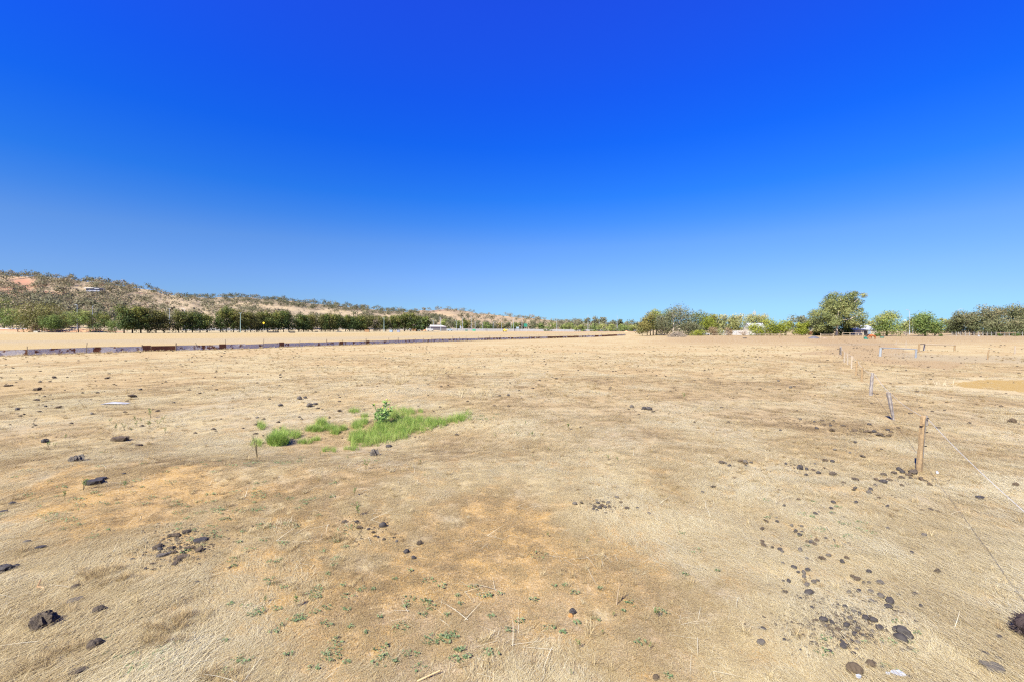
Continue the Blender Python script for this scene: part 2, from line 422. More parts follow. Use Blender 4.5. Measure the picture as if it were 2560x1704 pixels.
hillB = Hill('hill', 'middle hill with bare grass below a scrubby ridge', 700, 1400, [200, 300, 490, 560, 640, 700, 760, 830, 900, 960, 1000, 1060, 1100, 1160, 1230],
             [735, 737, 745, 743, 745, 750, 757, 763, 771, 777, 779, 786, 795, 812, 826], 22, colB, 10)
hillA = Hill('hill', 'nearest scrub covered hill at left', 420, 880, [-2600, -1700, -900, -600, -300, 0, 100, 174, 290, 380, 415, 440, 478, 520, 560, 640, 760, 900, 1000, 1100],
             [826, 690, 655, 655, 670, 688, 692, 699, 715, 725, 736, 741, 747, 756, 765, 777, 791, 805, 817, 826], 23, colA, 12)

# ------------------------------------------------------------------ foliage
def leaf_cloud(lobes, n, leaf, rng, shell=.55, up=.25, flat=.75, tint0=.5, aspect=.6):
    """n leaf-sized quads spread through ellipsoid lobes (cx,cy,cz,rx,ry,rz[,tint])"""
    L = np.array([list(l) + [tint0] * (7 - len(l)) for l in lobes], float)
    w = (L[:, 3] * L[:, 4] * L[:, 5]) ** (2 / 3); w /= w.sum()
    k = rng.choice(len(L), n, p=w)
    d = rng.normal(size=(n, 3)); d /= np.linalg.norm(d, axis=1)[:, None]
    r = shell + (1.26 - shell) * rng.random(n)
    c = L[k, :3] + d * L[k, 3:6] * r[:, None]
    nrm = d * 1.0 + rng.normal(size=(n, 3)) * .55 + np.array([0, 0, up]); nrm /= np.linalg.norm(nrm, axis=1)[:, None]
    a = np.cross(nrm, rng.normal(size=(n, 3))); a /= np.linalg.norm(a, axis=1)[:, None]; bb = np.cross(nrm, a)
    s = leaf * (.55 + .9 * rng.random(n))
    a *= s[:, None]; bb *= (s * aspect)[:, None]
    v = np.stack([c - a, c - bb * .9, c + a, c + bb], 1).reshape(-1, 3)
    v[:, 2] = np.maximum(v[:, 2], .02)
    f = np.arange(n * 4).reshape(n, 4)
    clump = vnoise(c[:, 0] / (leaf * 4) + 50, c[:, 2] / (leaf * 4) + c[:, 1] / (leaf * 4), 3)
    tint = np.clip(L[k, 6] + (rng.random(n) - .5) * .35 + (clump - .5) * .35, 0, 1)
    return v, f, np.repeat(tint, 4)

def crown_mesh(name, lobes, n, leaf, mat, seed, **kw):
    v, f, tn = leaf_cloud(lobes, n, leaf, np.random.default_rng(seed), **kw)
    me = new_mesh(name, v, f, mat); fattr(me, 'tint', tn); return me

L_DARK = mat_leaf('leaf_dark_green', [(0, (0.046, 0.072, 0.024)), (.5, (0.079, 0.112, 0.031)), (.8, (0.145, 0.158, 0.037)), (1, (0.224, 0.211, 0.053))])
L_OLIVE = mat_leaf('leaf_olive', [(0, (0.081, 0.088, 0.030)), (.5, (0.155, 0.149, 0.046)), (.8, (0.230, 0.203, 0.061)), (1, (0.324, 0.270, 0.095))])
L_GREYG = mat_leaf('leaf_grey_green', [(0, (.075, .088, .045)), (.5, (.138, .146, .076)), (.8, (.20, .192, .105)), (1, (.27, .24, .145))])
L_GREEN = mat_leaf('leaf_mid_green', [(0, (0.074, 0.108, 0.030)), (.5, (0.142, 0.196, 0.051)), (.8, (0.223, 0.257, 0.068)), (1, (0.324, 0.324, 0.108))])
L_LIME = mat_leaf('leaf_yellow_green', [(0, (0.115, 0.149, 0.021)), (.5, (0.218, 0.247, 0.034)), (.8, (0.310, 0.322, 0.052)), (1, (0.414, 0.391, 0.081))])
L_GUM = mat_leaf('leaf_gum', [(0, (.11, .135, .045)), (.5, (.235, .25, .09)), (.8, (.35, .335, .135)), (1, (.48, .41, .19))])
L_PINE = mat_leaf('leaf_pine', [(0, (0.072, 0.087, 0.036)), (.5, (0.128, 0.139, 0.061)), (.8, (0.184, 0.180, 0.087)), (1, (0.256, 0.216, 0.113))])
L_DEAD = mat_leaf('twig_pale', [(0, (0.208, 0.176, 0.136)), (.5, (0.320, 0.280, 0.224)), (1, (0.440, 0.400, 0.336))], .05)
L_RUST = mat_leaf('leaf_brown', [(0, (0.112, 0.072, 0.040)), (.5, (0.192, 0.128, 0.072)), (1, (0.272, 0.200, 0.120))], .1)
L_HILL = mat_leaf('leaf_hill_scrub', [(0, (0.078, 0.084, 0.042)), (.3, (0.132, 0.132, 0.066)), (.55, (0.180, 0.168, 0.096)), (.8, (0.252, 0.210, 0.120)), (1, (0.324, 0.252, 0.168))])
BARK_D = mat_simple('bark_dark', (.10, .075, .05), (.05, .038, .026), 6)
BARK_P = mat_simple('bark_pale', (.58, .50, .40), (.33, .27, .21), 3)
BARK_G = mat_simple('bark_grey', (.30, .25, .20), (.16, .13, .10), 5)

def rand_lobes(rng, n, w, h0, h1, shape='oval', tint=.5):
    """n lobes filling a crown of width w between heights h0 and h1"""
    L = []
    for i in range(n):
        q = (i + rng.random()) / n; z = h0 + (h1 - h0) * (.08 + .84 * q)
        if shape == 'oval': ww = math.sin(math.pi * (.16 + .74 * q)) ** .8
        elif shape == 'cone': ww = 1.05 - .85 * q
        elif shape == 'umbrella': ww = .55 + .45 * math.sin(math.pi * (.1 + .8 * q))
        else: ww = math.sin(math.pi * (.3 + .62 * q)) ** .7
        a = rng.random() * 6.283; r = (w / 2) * ww * (.35 + .5 * rng.random())
        s = (w * .20 + .06 * (h1 - h0)) * (.7 + .6 * rng.random())
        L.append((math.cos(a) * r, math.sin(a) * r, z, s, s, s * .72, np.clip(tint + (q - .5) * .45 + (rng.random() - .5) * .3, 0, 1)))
    return L

def trunk_mesh(name, h, r, lobes, mat, rng, limbs=4, forks=1):
    m = MB(); bend = [(rng.random() - .5) * .05 * h for _ in range(4)]
    pts = [(0, 0, -.15), (bend[0] * .3, bend[1] * .3, h * .3), (bend[0], bend[1], h * .65), (bend[0] * 1.3, bend[1] * 1.3, h)]
    m.tube(pts, [r * 1.25, r, r * .75, r * .3], 7)
    pick = rng.choice(len(lobes), min(limbs, len(lobes)), replace=False)
    for i in pick:
        L = lobes[i]; z0 = min(h * (.35 + .4 * rng.random()), L[2])
        p0 = Vector((bend[0] * .8, bend[1] * .8, z0)); p1 = Vector(L[:3]); mid = p0.lerp(p1, .5) + Vector((0, 0, .04 * h))
        m.tube([p0, mid, p1], [r * .5, r * .36, r * .14], 5)
    return m.mesh(name, mat, True)

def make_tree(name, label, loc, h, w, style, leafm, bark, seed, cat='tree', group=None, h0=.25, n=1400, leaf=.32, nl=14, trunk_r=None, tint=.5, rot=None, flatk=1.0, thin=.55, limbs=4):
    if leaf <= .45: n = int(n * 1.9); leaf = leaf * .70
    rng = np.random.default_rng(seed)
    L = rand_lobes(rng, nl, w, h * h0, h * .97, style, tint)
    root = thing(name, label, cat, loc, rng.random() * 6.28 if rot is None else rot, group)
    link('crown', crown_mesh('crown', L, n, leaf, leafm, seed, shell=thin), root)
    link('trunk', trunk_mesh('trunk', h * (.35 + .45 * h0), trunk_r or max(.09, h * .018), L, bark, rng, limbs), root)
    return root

def copy_tree(src, loc, rotz, scale, label=None):
    r = src.copy(); COL.objects.link(r); r.location = loc; r.rotation_euler = (0, 0, rotz); r.scale = (scale,) * 3
    if label: r['label'] = label
    for ch in list(src.children):
        c_ = ch.copy(); COL.objects.link(c_); c_.parent = r
    return r

# scrub on the hills: the largest as single trees, the rest as one mass per hill
def scrub_variant(seed, n=120):
    rng = np.random.default_rng(seed); nl = 3 + seed % 4
    L = [((rng.random() - .5) * .6, (rng.random() - .5) * .6, .38 + .45 * rng.random(), .30 + .2 * rng.random(), .30 + .2 * rng.random(), .24 + .16 * rng.random()) for _ in range(nl)]
    v, f, tn = leaf_cloud(L, n, .095, rng, shell=.4)
    return v, f, tn
SCRUB = [scrub_variant(900 + i) for i in range(10)]
SCRUB_ME = []
for i, (v, f, tn) in enumerate(SCRUB):
    tk = MB().tube([(0, 0, -.3), (.02, 0, .2), (.0, .03, .5)], [.05, .04, .02], 4)
    vv = np.vstack([v, np.array([tuple(p) for p in tk.v])]); off = len(v)
    ff = [tuple(q) for q in f.tolist()] + [tuple(j + off for j in q) for q in tk.f]
    me = new_mesh('hill_tree', vv, ff, [L_HILL, BARK_G]); me.polygons.foreach_set('material_index', [0] * len(f) + [1] * len(tk.f))
    fattr(me, 'tint', np.concatenate([tn, np.full(len(tk.v), .5)])); SCRUB_ME.append(me)

def plant_hill(hill, n_tot, n_single, dens, size, label, group, stuff_label, seed, urange):
    rng = np.random.default_rng(seed); pts = []
    while len(pts) < n_tot:
        u = urange[0] + rng.random() * (urange[1] - urange[0]); v = rng.random() ** .8 * 1.06
        if u < -60 and len(pts) < n_single: continue
        if rng.random() < dens(u, v): 
            P = hill.pos(u, v); D = P[1]; s = size * (.45 + 1.1 * rng.random() ** 2) 
            pts.append((s * F / D * (1 if u > -30 else .05), P, s, u, v))
    pts.sort(key=lambda q: -q[0])
    for i, (_, P, s, u, v) in enumerate(pts[:n_single]):
        o = link('hill_tree', SCRUB_ME[rng.integers(10)], None, (P[0], P[1], P[2] - .1), (0, 0, rng.random() * 6.28), (s, s, s * (.75 + .45 * rng.random())))
        tag(o, label, 'tree', group)
    V = []; Fq = []; T = []; off = 0
    for (_, P, s, u, v) in pts[n_single:]:
        vv, ff, tn = SCRUB[rng.integers(10)]; k = rng.random() * 6.28; cs, sn = math.cos(k), math.sin(k)
        sub = vv.reshape(-1, 4, 3)[:70].reshape(-1, 3) * s
        R = np.stack([sub[:, 0] * cs - sub[:, 1] * sn, sub[:, 0] * sn + sub[:, 1] * cs, sub[:, 2] * (.7 + .4 * rng.random())], 1) + P
        V.append(R); Fq.append(np.arange(len(R)).reshape(-1, 4) + off); off += len(R)
        T.append(np.clip(tn[:len(R)] + (rng.random() - .5) * .6, 0, 1))
    me = new_mesh('hill_scrub', np.vstack(V), np.vstack(Fq), L_HILL); fattr(me, 'tint', np.concatenate(T))
    kind(link('hill_scrub', me), 'stuff', stuff_label)

def densA(u, v):
    d = .95 if u < 330 else (.34 if u < 520 else .22)
    if 395 < u < 520: d *= .55 if v > .35 else .9
    if np.exp(-(((u - 58) / 34) ** 2 + ((v - .83) / .10) ** 2)) > .4: d *= .08
    return d * (.45 + .9 * (vnoise(u / 17, v * 9, 4) > .38))
def densB(u, v):
    if v > .74: return .95
    return .22 * (.2 + 2 * (vnoise(u / 40, v * 6, 14) > .55)) + .75 * math.exp(-(((u - 640) / 60) ** 2 + ((v - .45) / .2) ** 2))
def densC(u, v): return (.9 if v > .85 or u > 1400 else .5) * (.3 + .9 * (vnoise(u / 25, v * 8, 24) > .42))
plant_hill(hillA, 4300, 130, densA, 9.0, 'larger grey green scrub tree on the nearest hillside at left', 'scrub trees on the nearest hill', 'grey green scrub covering the nearest hillside', 1, (-760, 900))
plant_hill(hillB, 1100, 80, densB, 10.5, 'scattered scrub tree on the bare grassy middle hill', 'scrub trees on the middle hill', 'scrub along the ridge of the middle hill', 2, (420, 1130))
plant_hill(hillC, 1000, 70, densC, 13.5, 'small hazy green tree on the farthest hill', 'trees on the farthest hill', 'woodland covering the farthest hill', 3, (830, 1800))

ORD = 'first second third fourth fifth sixth seventh eighth ninth tenth eleventh twelfth'.split()
def ordinal_label(us, u, marks, what):
    """'third <what> right of <mark>' counted from the nearest landmark"""
    best = None
    for mu, mn in marks:
        side = [q for q in us if (q > mu) == (u > mu) and abs(q - mu) <= abs(u - mu)]
        if best is None or len(side) < best[0]: best = (len(side), mu, mn)
    return '%s %s %s of %s' % (ORD[best[0] - 1], what, 'right' if u > best[1] else 'left', best[2])
# ------------------------------------------------------------------ the row of trees beyond the far paddock
row_u = [310, 331, 352, 370, 390, 410, 447, 465, 481, 500, 518, 551, 567, 584, 598, 613, 627, 642, 655, 669, 683, 695, 709, 722, 747, 759, 770, 781, 803, 814, 825, 834, 845,
         864, 874, 883, 892.5, 902, 910, 919, 935, 950, 964, 979, 995, 1011, 1027, 1042]
row_top = np.interp(row_u, [310, 352, 370, 390, 410, 447, 481, 518, 551, 567, 584, 613, 655, 683, 709, 722, 747, 825, 900, 960, 1011, 1027, 1042],
                    [761, 763, 767, 772, 776, 774, 779, 786, 769, 765, 771, 780, 776, 782, 775, 780, 785, 783, 789, 788, 783, 780, 788])
ROW_KIND = [('tall dark green tree in the long row, broad dome with a bare stem', L_DARK, 'oval', .5), ('', L_DARK, 'top', .62), ('', L_DARK, 'oval', .62), ('', L_OLIVE, 'top', .4), ('', L_DARK, 'top', .45), ('', L_OLIVE, 'oval', .25)]
protos = []
for i, (_, lm, st, tn) in enumerate(ROW_KIND):
    protos.append(make_tree('row_tree', '', (0, 0, 0), 10.0, 7.2, st, lm, BARK_D, 40 + i, 'tree', 'dark trees in the long row', h0=.11, n=1200, leaf=.42, nl=18, tint=tn, trunk_r=.24, thin=.4))
used = [False] * 6
for i, u in enumerate(row_u):
    D = float(np.interp(u, [310, 600, 1042], [208, 250, 345])); P = at(u, D)
    base = HY + (CAM_H - P[2]) * F / D
    h = ht(base - row_top[i], D) * (.96 + .08 * random.random()); gap = ht(26 if u < 540 else 21 if u < 760 else 19, D)
    if u > 990: gap *= 1.35
    k = [0, 2, 3, 4, 1, 5, 2][(i * 3 + i // 5) % 7] if u > 345 else 0
    sw = gap / 7.2 * (1.24 + .25 * random.random()) * (1.25 if u < 360 else 1)
    lab = ordinal_label(row_u, u, [(305, 'the long row\'s left end'), (430, 'the wide gap in the long row'), (601, 'the floodlight pole in the row'), (669.5, 'the yellow sign under the row'), (800, 'the small black tub under the row'), (960, 'the greenish pole before the row')], 'dark row tree')
    if u == 310: lab = 'bushy dark tree at the left end of the long tree row'
    elif u == 567: lab = 'tallest tree of the long row, just left of the greenish floodlight pole'
    elif u == 1027: lab = 'tall pointed tree near the right end of the row beside the sheds'
    elif u == 1042: lab = 'last dark tree at the right end of the row, leaning over the open shed'
    r = protos[k] if not used[k] else copy_tree(protos[k], P, 0, 1)
    used[k] = True
    r.location = P; r.rotation_euler = (0, 0, random.random() * 6.28); r.scale = (sw, sw, h / 10.0); r['label'] = lab
    r['group'] = 'dark trees in the long row'
for k in range(6):
    if not used[k]:
        for ch in list(protos[k].children): bpy.data.objects.remove(ch)
        bpy.data.objects.remove(protos[k])

def tree_px(label, u, base, top, w, D, style, leafm, bark, seed, cat='tree', group=None, **kw):
    """a tree whose stem stands at column u, D metres away, with its top and width as seen from the paddock"""
    P = at(u, D); yb = HY + (CAM_H - P[2]) * F / D
    return make_tree(kw.pop('name', 'tree'), label, P, ht(yb - top, D), ht(w, D), style, leafm, bark, seed, cat, group, **kw)

def twiggy(name, label, P, h, w, n, mat, cat, seed):
    rg = random.Random(seed); o = thing(name, label, cat, P); m = MB()
    for i in range(n):
        a = rg.random() * 6.28; q = rg.random() ** .6; e = Vector((math.cos(a) * w * q, math.sin(a) * w * q, h * (.45 + .55 * rg.random()) * (1.05 - .45 * q)))
        mid = e * .45 + Vector((0, 0, h * .12)); m.tube([(0, 0, 0), mid, e], [.03, .024, .012], 3, 0, False)
        for k in range(2):
            b0 = mid.lerp(e, rg.random()); m.tube([b0, b0 + Vector((rg.gauss(0, .3), rg.gauss(0, .3), rg.uniform(.1, .5)))], [.014, .008], 3, 0, False)
    link('trunk', MB().tube([(0, 0, -.1), (0, 0, h * .3)], [.09, .05], 5).mesh('trunk', mat), o); kind(link('branches', m.mesh('branches', mat), o), 'stuff')
    return o
# left of the row
tree_px('pale green leaning tree at the far left edge', 22, 826, 772, 56, 236, 'round', L_GREEN, BARK_G, 101, h0=.28, n=1500, leaf=.4, tint=.65)
tree_px('broad olive brown tree, widest crown left of the row', 105, 826, 763, 104, 222, 'umbrella', L_OLIVE, BARK_G, 102, h0=.12, n=4200, leaf=.42, nl=26, tint=.42)
tree_px('low dark green tree in front of the olive brown tree', 130, 828, 789, 50, 214, 'umbrella', L_GREEN, BARK_D, 103, h0=.28, n=1500, leaf=.36, tint=.2)
tree_px('bright green tree by the twin light poles at left', 196, 825, 776, 50, 218, 'umbrella', L_GREEN, BARK_D, 104, h0=.35, n=1300, leaf=.38, tint=.6, thin=.3)
tree_px('small brownish green tree right of the bright green one', 222, 825, 783, 26, 240, 'round', L_OLIVE, BARK_D, 105, h0=.3, n=600, leaf=.38, tint=.35)
tree_px('low dark bush at the foot of the second light pole', 238, 826, 809, 34, 222, 'round', L_GREEN, BARK_D, 106, 'bush', h0=.05, n=500, leaf=.3, tint=.3, name='bush')
tree_px('green shrub left of the first row tree', 288, 828, 802, 36, 215, 'round', L_GREEN, BARK_D, 107, 'bush', h0=.02, n=700, leaf=.32, tint=.4, name='bush')
tree_px('dead tan bush under the broad olive brown tree', 87, 828, 808, 20, 216, 'round', L_RUST, BARK_G, 108, 'bush', h0=.0, n=500, leaf=.28, tint=.8, name='dead_bush')
for i, (u, tp, w) in enumerate([(10, 742, 46), (250, 778, 30), (262, 785, 24), (160, 785, 40)]):
    tree_px(['large dark tree on the slope behind the far left trees', 'dark hillside tree behind the second light pole', 'small dark hillside tree left of the row', 'dark tree filling the space behind the olive brown crown'][i], u, 822, tp, w, [330, 380, 375, 300][i], 'round', L_DARK, BARK_D, 120 + i, h0=.15, n=800, leaf=.5, tint=.6)
dt = thing('dead_tree', 'bare forked dead trunk on the red bank at far left', 'dead tree', at(45, 218))
link('trunk', MB().tube([(0, 0, -.2), (-.1, 0, 1.3), (-1.0, .2, 2.2), (-2.0, .3, 3.1)], [.2, .16, .11, .05], 6).tube([(0, 0, .9), (.05, .1, 1.8), (.1, 0, 2.5)], [.12, .08, .04], 5).mesh('trunk', BARK_D), dt)

# belt of eucalypts behind the sheds and the highway
belt_rng = random.Random(5)
BELT = [(1064, 789, 26, 330, L_DARK, .5), (1048, 792, 30, 520, L_GREYG, .5), (1090, 793, 34, 520, L_GREYG, .55), (1112, 796, 26, 540, L_GREEN, .45), (1128, 797, 34, 530, L_GREYG, .5), (1146, 800, 26, 560, L_GREEN, .4),
        (1160, 798, 20, 550, L_DARK, .6), (1176, 803, 30, 560, L_OLIVE, .5), (1196, 801, 26, 570, L_GREYG, .5), (1214, 806, 28, 560, L_GREEN, .45), (1232, 806, 26, 570, L_GREYG, .4), (1250, 808, 26, 575, L_OLIVE, .5),
        (1268, 806, 22, 570, L_GREYG, .45), (1288, 806, 28, 560, L_GREEN, .3), (1304, 806, 22, 575, L_GREYG, .4), (1332, 804, 32, 560, L_GREYG, .35), (1352, 809, 30, 570, L_GREEN, .4)]
for i, (u, tp, w, D, lm, tn) in enumerate(BELT):
    lab = ordinal_label([q[0] for q in BELT[1:]], u, [(1062, 'the lone dark tree by the sheds'), (1130, 'the cream shed\'s right end'), (1210, 'the short pole at the highway wall'), (1314, 'the green road sign')], 'eucalypt behind the wall,') if i else 'lone dark rounded tree just behind the pale metal sheds'
    tree_px(lab, u, 823, tp, w, D, 'round', lm, BARK_G, 140 + i, group='eucalypts behind the highway wall' if i else None, h0=.1, n=620, leaf=.75, tint=tn, limbs=2, nl=9)
LIMEB = [(1378, 806, 34, 500), (1406, 812, 22, 510), (1428, 808, 36, 505), (1452, 812, 28, 500), (1486, 812, 30, 505), (1508, 811, 30, 498), (1530, 811, 28, 505), (1556, 812, 28, 500), (1580, 813, 26, 505)]
for i, (u, tp, w, D) in enumerate(LIMEB):
    tree_px('bright green rounded tree at the wall, left of the second mast' if i == 0 else ordinal_label([q[0] for q in LIMEB[1:]], u, [(1392, 'the mast at the hedge'), (1470, 'the lamp mast by the spindly gum'), (1543, 'the last tall mast')], 'low bright green tree'), u, 824, tp, w, D, 'round', L_GREEN, BARK_D, 170 + i, group=None if i == 0 else 'bright green trees along the highway wall', h0=.02, n=560, leaf=.62, tint=.62, limbs=2, nl=9)
for i, (u, tp, w, h0) in enumerate([(1396, 800, 60, .1), (1440, 802, 50, .1), (1468, 794, 16, .55), (1490, 791, 20, .4), (1508, 791, 18, .5), (1530, 799, 22, .2), (1549, 797, 14, .5), (1582, 800, 26, .2), (1420, 806, 60, .05), (1470, 808, 60, .05), (1520, 805, 60, .05), (1570, 806, 60, .05), (1610, 806, 60, .05)]):
    lab = ['', '', 'thin spindly gum with a high crown between the two masts', 'open crowned gum, tallest of the group behind the wall', 'flat topped gum right of the tallest one behind the wall', '', 'small umbrella shaped gum at the third mast', ''][i] if i < 8 else ''
    tree_px(lab or 'hazy bush green tree far beyond the highway wall', u, 823, tp, w, 640, 'umbrella', L_GREYG if i not in (9, 11) else L_GREEN, BARK_G, 190 + i, group=None if lab else 'far trees beyond the highway wall', h0=h0, n=520, leaf=.72, tint=.45, limbs=3, nl=9, thin=.3)

# right hand homestead trees
for i, (u, tp, w, D, tn) in enumerate([(1605.5, 804, 32, 205, .55), (1618, 790, 34, 206, .5), (1626, 781, 36, 208, .5), (1633, 770, 34, 214, .65), (1641, 775, 30, 222, .6)]):
    tree_px(['shortest golden green cypress at the end of the iron fence', 'second golden green cypress in the stepped clump', 'middle golden green cypress of the stepped clump', 'tallest green cypress at the top of the stepped clump', 'rearmost darker cypress of the stepped clump'][i],
            u, 838, tp, w, D, 'top', L_OLIVE if i < 3 else L_GREEN, BARK_D, 210 + i, h0=.2, n=1000, leaf=.34, tint=tn + .08, thin=.4)
tree_px('big spreading grey green tree with forked trunk behind the brush pile', 1684, 838, 771, 92, 205, 'umbrella', L_GREYG, BARK_P, 220, h0=.14, n=3400, leaf=.36, nl=24, tint=.5, trunk_r=.45, limbs=9, thin=.35)
tree_px('grey green side tree left of the spreading tree', 1656, 838, 790, 46, 207, 'round', L_GREYG, BARK_G, 221, h0=.04, n=1300, leaf=.34, tint=.5)
tree_px('dark green tree rising behind the spreading grey tree', 1741, 836, 776, 44, 235, 'oval', L_DARK, BARK_D, 222, h0=.1, n=1200, leaf=.42, tint=.72)
tree_px('dark tree showing above the spreading tree, left part', 1668, 836, 771, 40, 236, 'round', L_GREEN, BARK_D, 223, h0=.2, n=900, leaf=.42, tint=.4)
tree_px('narrow dark tree behind the homestead shrubs', 1762, 836, 781, 24, 240, 'oval', L_DARK, BARK_D, 224, h0=.1, n=700, leaf=.42, tint=.65)
tree_px('small dark green tree top right of the narrow dark tree', 1781, 836, 784, 24, 240, 'oval', L_DARK, BARK_D, 225, h0=.2, n=600, leaf=.42, tint=.8)
tree_px('drooping grey willow shaped shrub beside the brush pile', 1733, 838, 806, 44, 198, 'round', L_GREYG, BARK_G, 226, 'shrub', h0=.0, n=1300, leaf=.3, tint=.55, name='shrub')
tree_px('yellowish green shrub in front of the dark trees', 1768, 838, 792, 42, 210, 'round', L_LIME, BARK_D, 227, 'shrub', h0=.0, n=1300, leaf=.32, tint=.25, name='shrub')
tree_px('low golden bush right of the brush pile', 1745, 838, 827, 40, 192, 'round', L_LIME, BARK_D, 228, 'bush', h0=.0, n=600, leaf=.24, tint=.45, name='bush')
for i, (u, tp, w, D) in enumerate([(1796, 786, 40, 262), (1820, 787, 36, 265), (1846, 784, 44, 262), (1878, 785, 46, 268), (1900, 785, 34, 270)]):
    tree_px(['first brownish gum behind the white fence, counted from the brush pile', 'second brownish gum behind the white fence', 'third and fullest brownish gum behind the white fence', 'gum standing under the phone mast', 'gum behind the pale roof'][i], u, 836, tp, w, D, 'umbrella', L_GUM, BARK_P, 230 + i, h0=.12, n=1500, leaf=.44, nl=16, tint=.5, limbs=6, thin=.4)
tree_px('reddish brown shrub left of the white fence', 1782, 838, 817, 26, 200, 'round', L_RUST, BARK_G, 240, 'shrub', h0=.0, n=520, leaf=.24, tint=.5, name='shrub')
tree_px('dull green bush right against the first white fence panels', 1800, 838, 820, 24, 201, 'round', L_GUM, BARK_G, 241, 'bush', h0=.0, n=520, leaf=.24, tint=.45, name='bush')
tree_px('reddish dry bush between two runs of white fence', 1822, 838, 819, 24, 197, 'round', L_RUST, BARK_G, 242, 'bush', h0=.0, n=560, leaf=.22, tint=.65, name='bush')
for i, (u, tp, w, tn) in enumerate([(1890, 810, 42, .5), (1917, 798, 42, .5), (1945, 811, 34, .35), (1964, 804, 46, .55), (1998, 808, 30, .5), (2014, 804, 30, .3)]):
    tree_px(['lowest yellow green tree in front of the white walled house', 'tall bright yellow green tree hiding the end of the pale roof', 'dull yellow green tree between two brighter ones', 'round yellow green tree with a dark stem, fourth from the house', 'bright lime tree right of the round one', 'last yellow green tree, next to the dark gravel heap'][i],
            u, 838, tp, w, 192, 'round', L_LIME, BARK_D, 250 + i, h0=.08 if i != 3 else .3, n=1100, leaf=.3, tint=tn, limbs=5)
for i, (u, tp, w, D) in enumerate([(1990, 789, 40, 300), (2012, 792, 34, 310), (2032, 796, 40, 305), (2052, 800, 30, 300), (2150, 806, 50, 290), (2178, 803, 40, 300), (2265, 801, 36, 270), (2290, 797, 40, 280), (2135, 812, 40, 285), (2370, 795, 36, 260)]):
    tree_px(['blue grey gum behind the lime trees, left of the giant gum', 'second blue grey gum left of the giant gum', 'grey gum low behind the last lime tree', 'pale gum touching the giant gum on its left'][i] if i < 4 else 'distant rounded tree behind the paddock sheds', u, 836, tp, w, D, 'umbrella', L_GREYG if i < 4 else L_GUM, BARK_P, 260 + i,
            group=None if i < 4 else 'distant trees behind the paddock sheds', h0=.2 if i < 4 else .05, n=900, leaf=.48, tint=.5, limbs=5, thin=.35)
for i, (u, tp, w) in enumerate([(2046, 822, 24), (2106, 803, 26), (2117, 808, 22), (2075, 815, 26)]):
    tree_px(['dark rounded shrub left of the giant gum trunk', 'dark green tree just right of the giant gum trunk', 'smaller dark tree right of the giant gum', 'dark shrub under the left side of the giant gum'][i], u, 838, tp, w, 190, 'round', L_GREEN, BARK_D, 275 + i, h0=.02, n=800, leaf=.3, tint=.3)
tree_px('rounded green tree standing behind the horses', 2217, 840, 781, 70, 176, 'round', L_GREEN, BARK_D, 280, h0=.12, n=3200, leaf=.32, nl=22, tint=.55, trunk_r=.3, limbs=7, thin=.45)
tree_px('rounded green tree with twin trunks right of the tall light pole', 2313, 843, 784, 74, 172, 'round', L_GREEN, BARK_D, 281, h0=.16, n=3000, leaf=.32, nl=20, tint=.5, trunk_r=.3, limbs=7, thin=.45)
tree_px('small green tree attached to the right of the twin trunk tree', 2336, 843, 806, 32, 170, 'round', L_GREEN, BARK_D, 282, h0=.2, n=800, leaf=.3, tint=.55)
for i, (u, tp, w, D) in enumerate([(2386, 789, 40, 200), (2404, 779, 44, 196), (2432, 781, 40, 190), (2462, 762, 62, 188), (2486, 772, 46, 184), (2512, 766, 60, 186), (2540, 763, 60, 184), (2566, 768, 60, 182), (2600, 766, 60, 184), (2500, 800, 70, 178), (2545, 803, 70, 176)]):
    lab = {0: 'leftmost tree of the dense grove at right', 3: 'tallest peaked tree of the dense grove at right', 9: 'low pale branch laden tree at the front of the grove', 10: 'second low pale tree at the front of the grove, near the photo edge'}.get(i, 'grey green tree packed into the dense grove at right')
    tree_px(lab, u, 843, tp, w, D, 'top', L_PINE, BARK_D, 290 + i, group=None if i in (0, 3, 9, 10) else 'grove trees at right', h0=.1, n=1900, leaf=.34, nl=18, tint=.5, thin=.5)
twiggy('dead_tree', 'small leafless grey tree at the left of the tall light pole', at(2265, 165), 2.5, 1.1, 40, BARK_G, 'dead tree', 305)
twiggy('dead_shrub', 'white leafless shrub before the house', at(1860, 190), 3.6, 3.3, 150, BARK_P, 'dead shrub', 306)
for i, (u, y, w, h) in enumerate([(2352, 842, 10, 7), (2498, 843, 12, 9), (2535, 843, 22, 10), (2197, 842, 10, 8), (2190, 840, 9, 7)]):
    tree_px(['small dark tussock bush beside the twin trunk tree', 'dark low bush below the grove fence', 'wide dark low bush below the grove, by the brown rail', 'dark shrub left of the green tub', 'dark shrub under the rounded green tree'][i], u, y, y - h, w, 168, 'round', L_GREEN, BARK_D, 310 + i, 'bush', h0=0, n=240, leaf=.18, tint=.25, limbs=1, nl=5, name='bush')

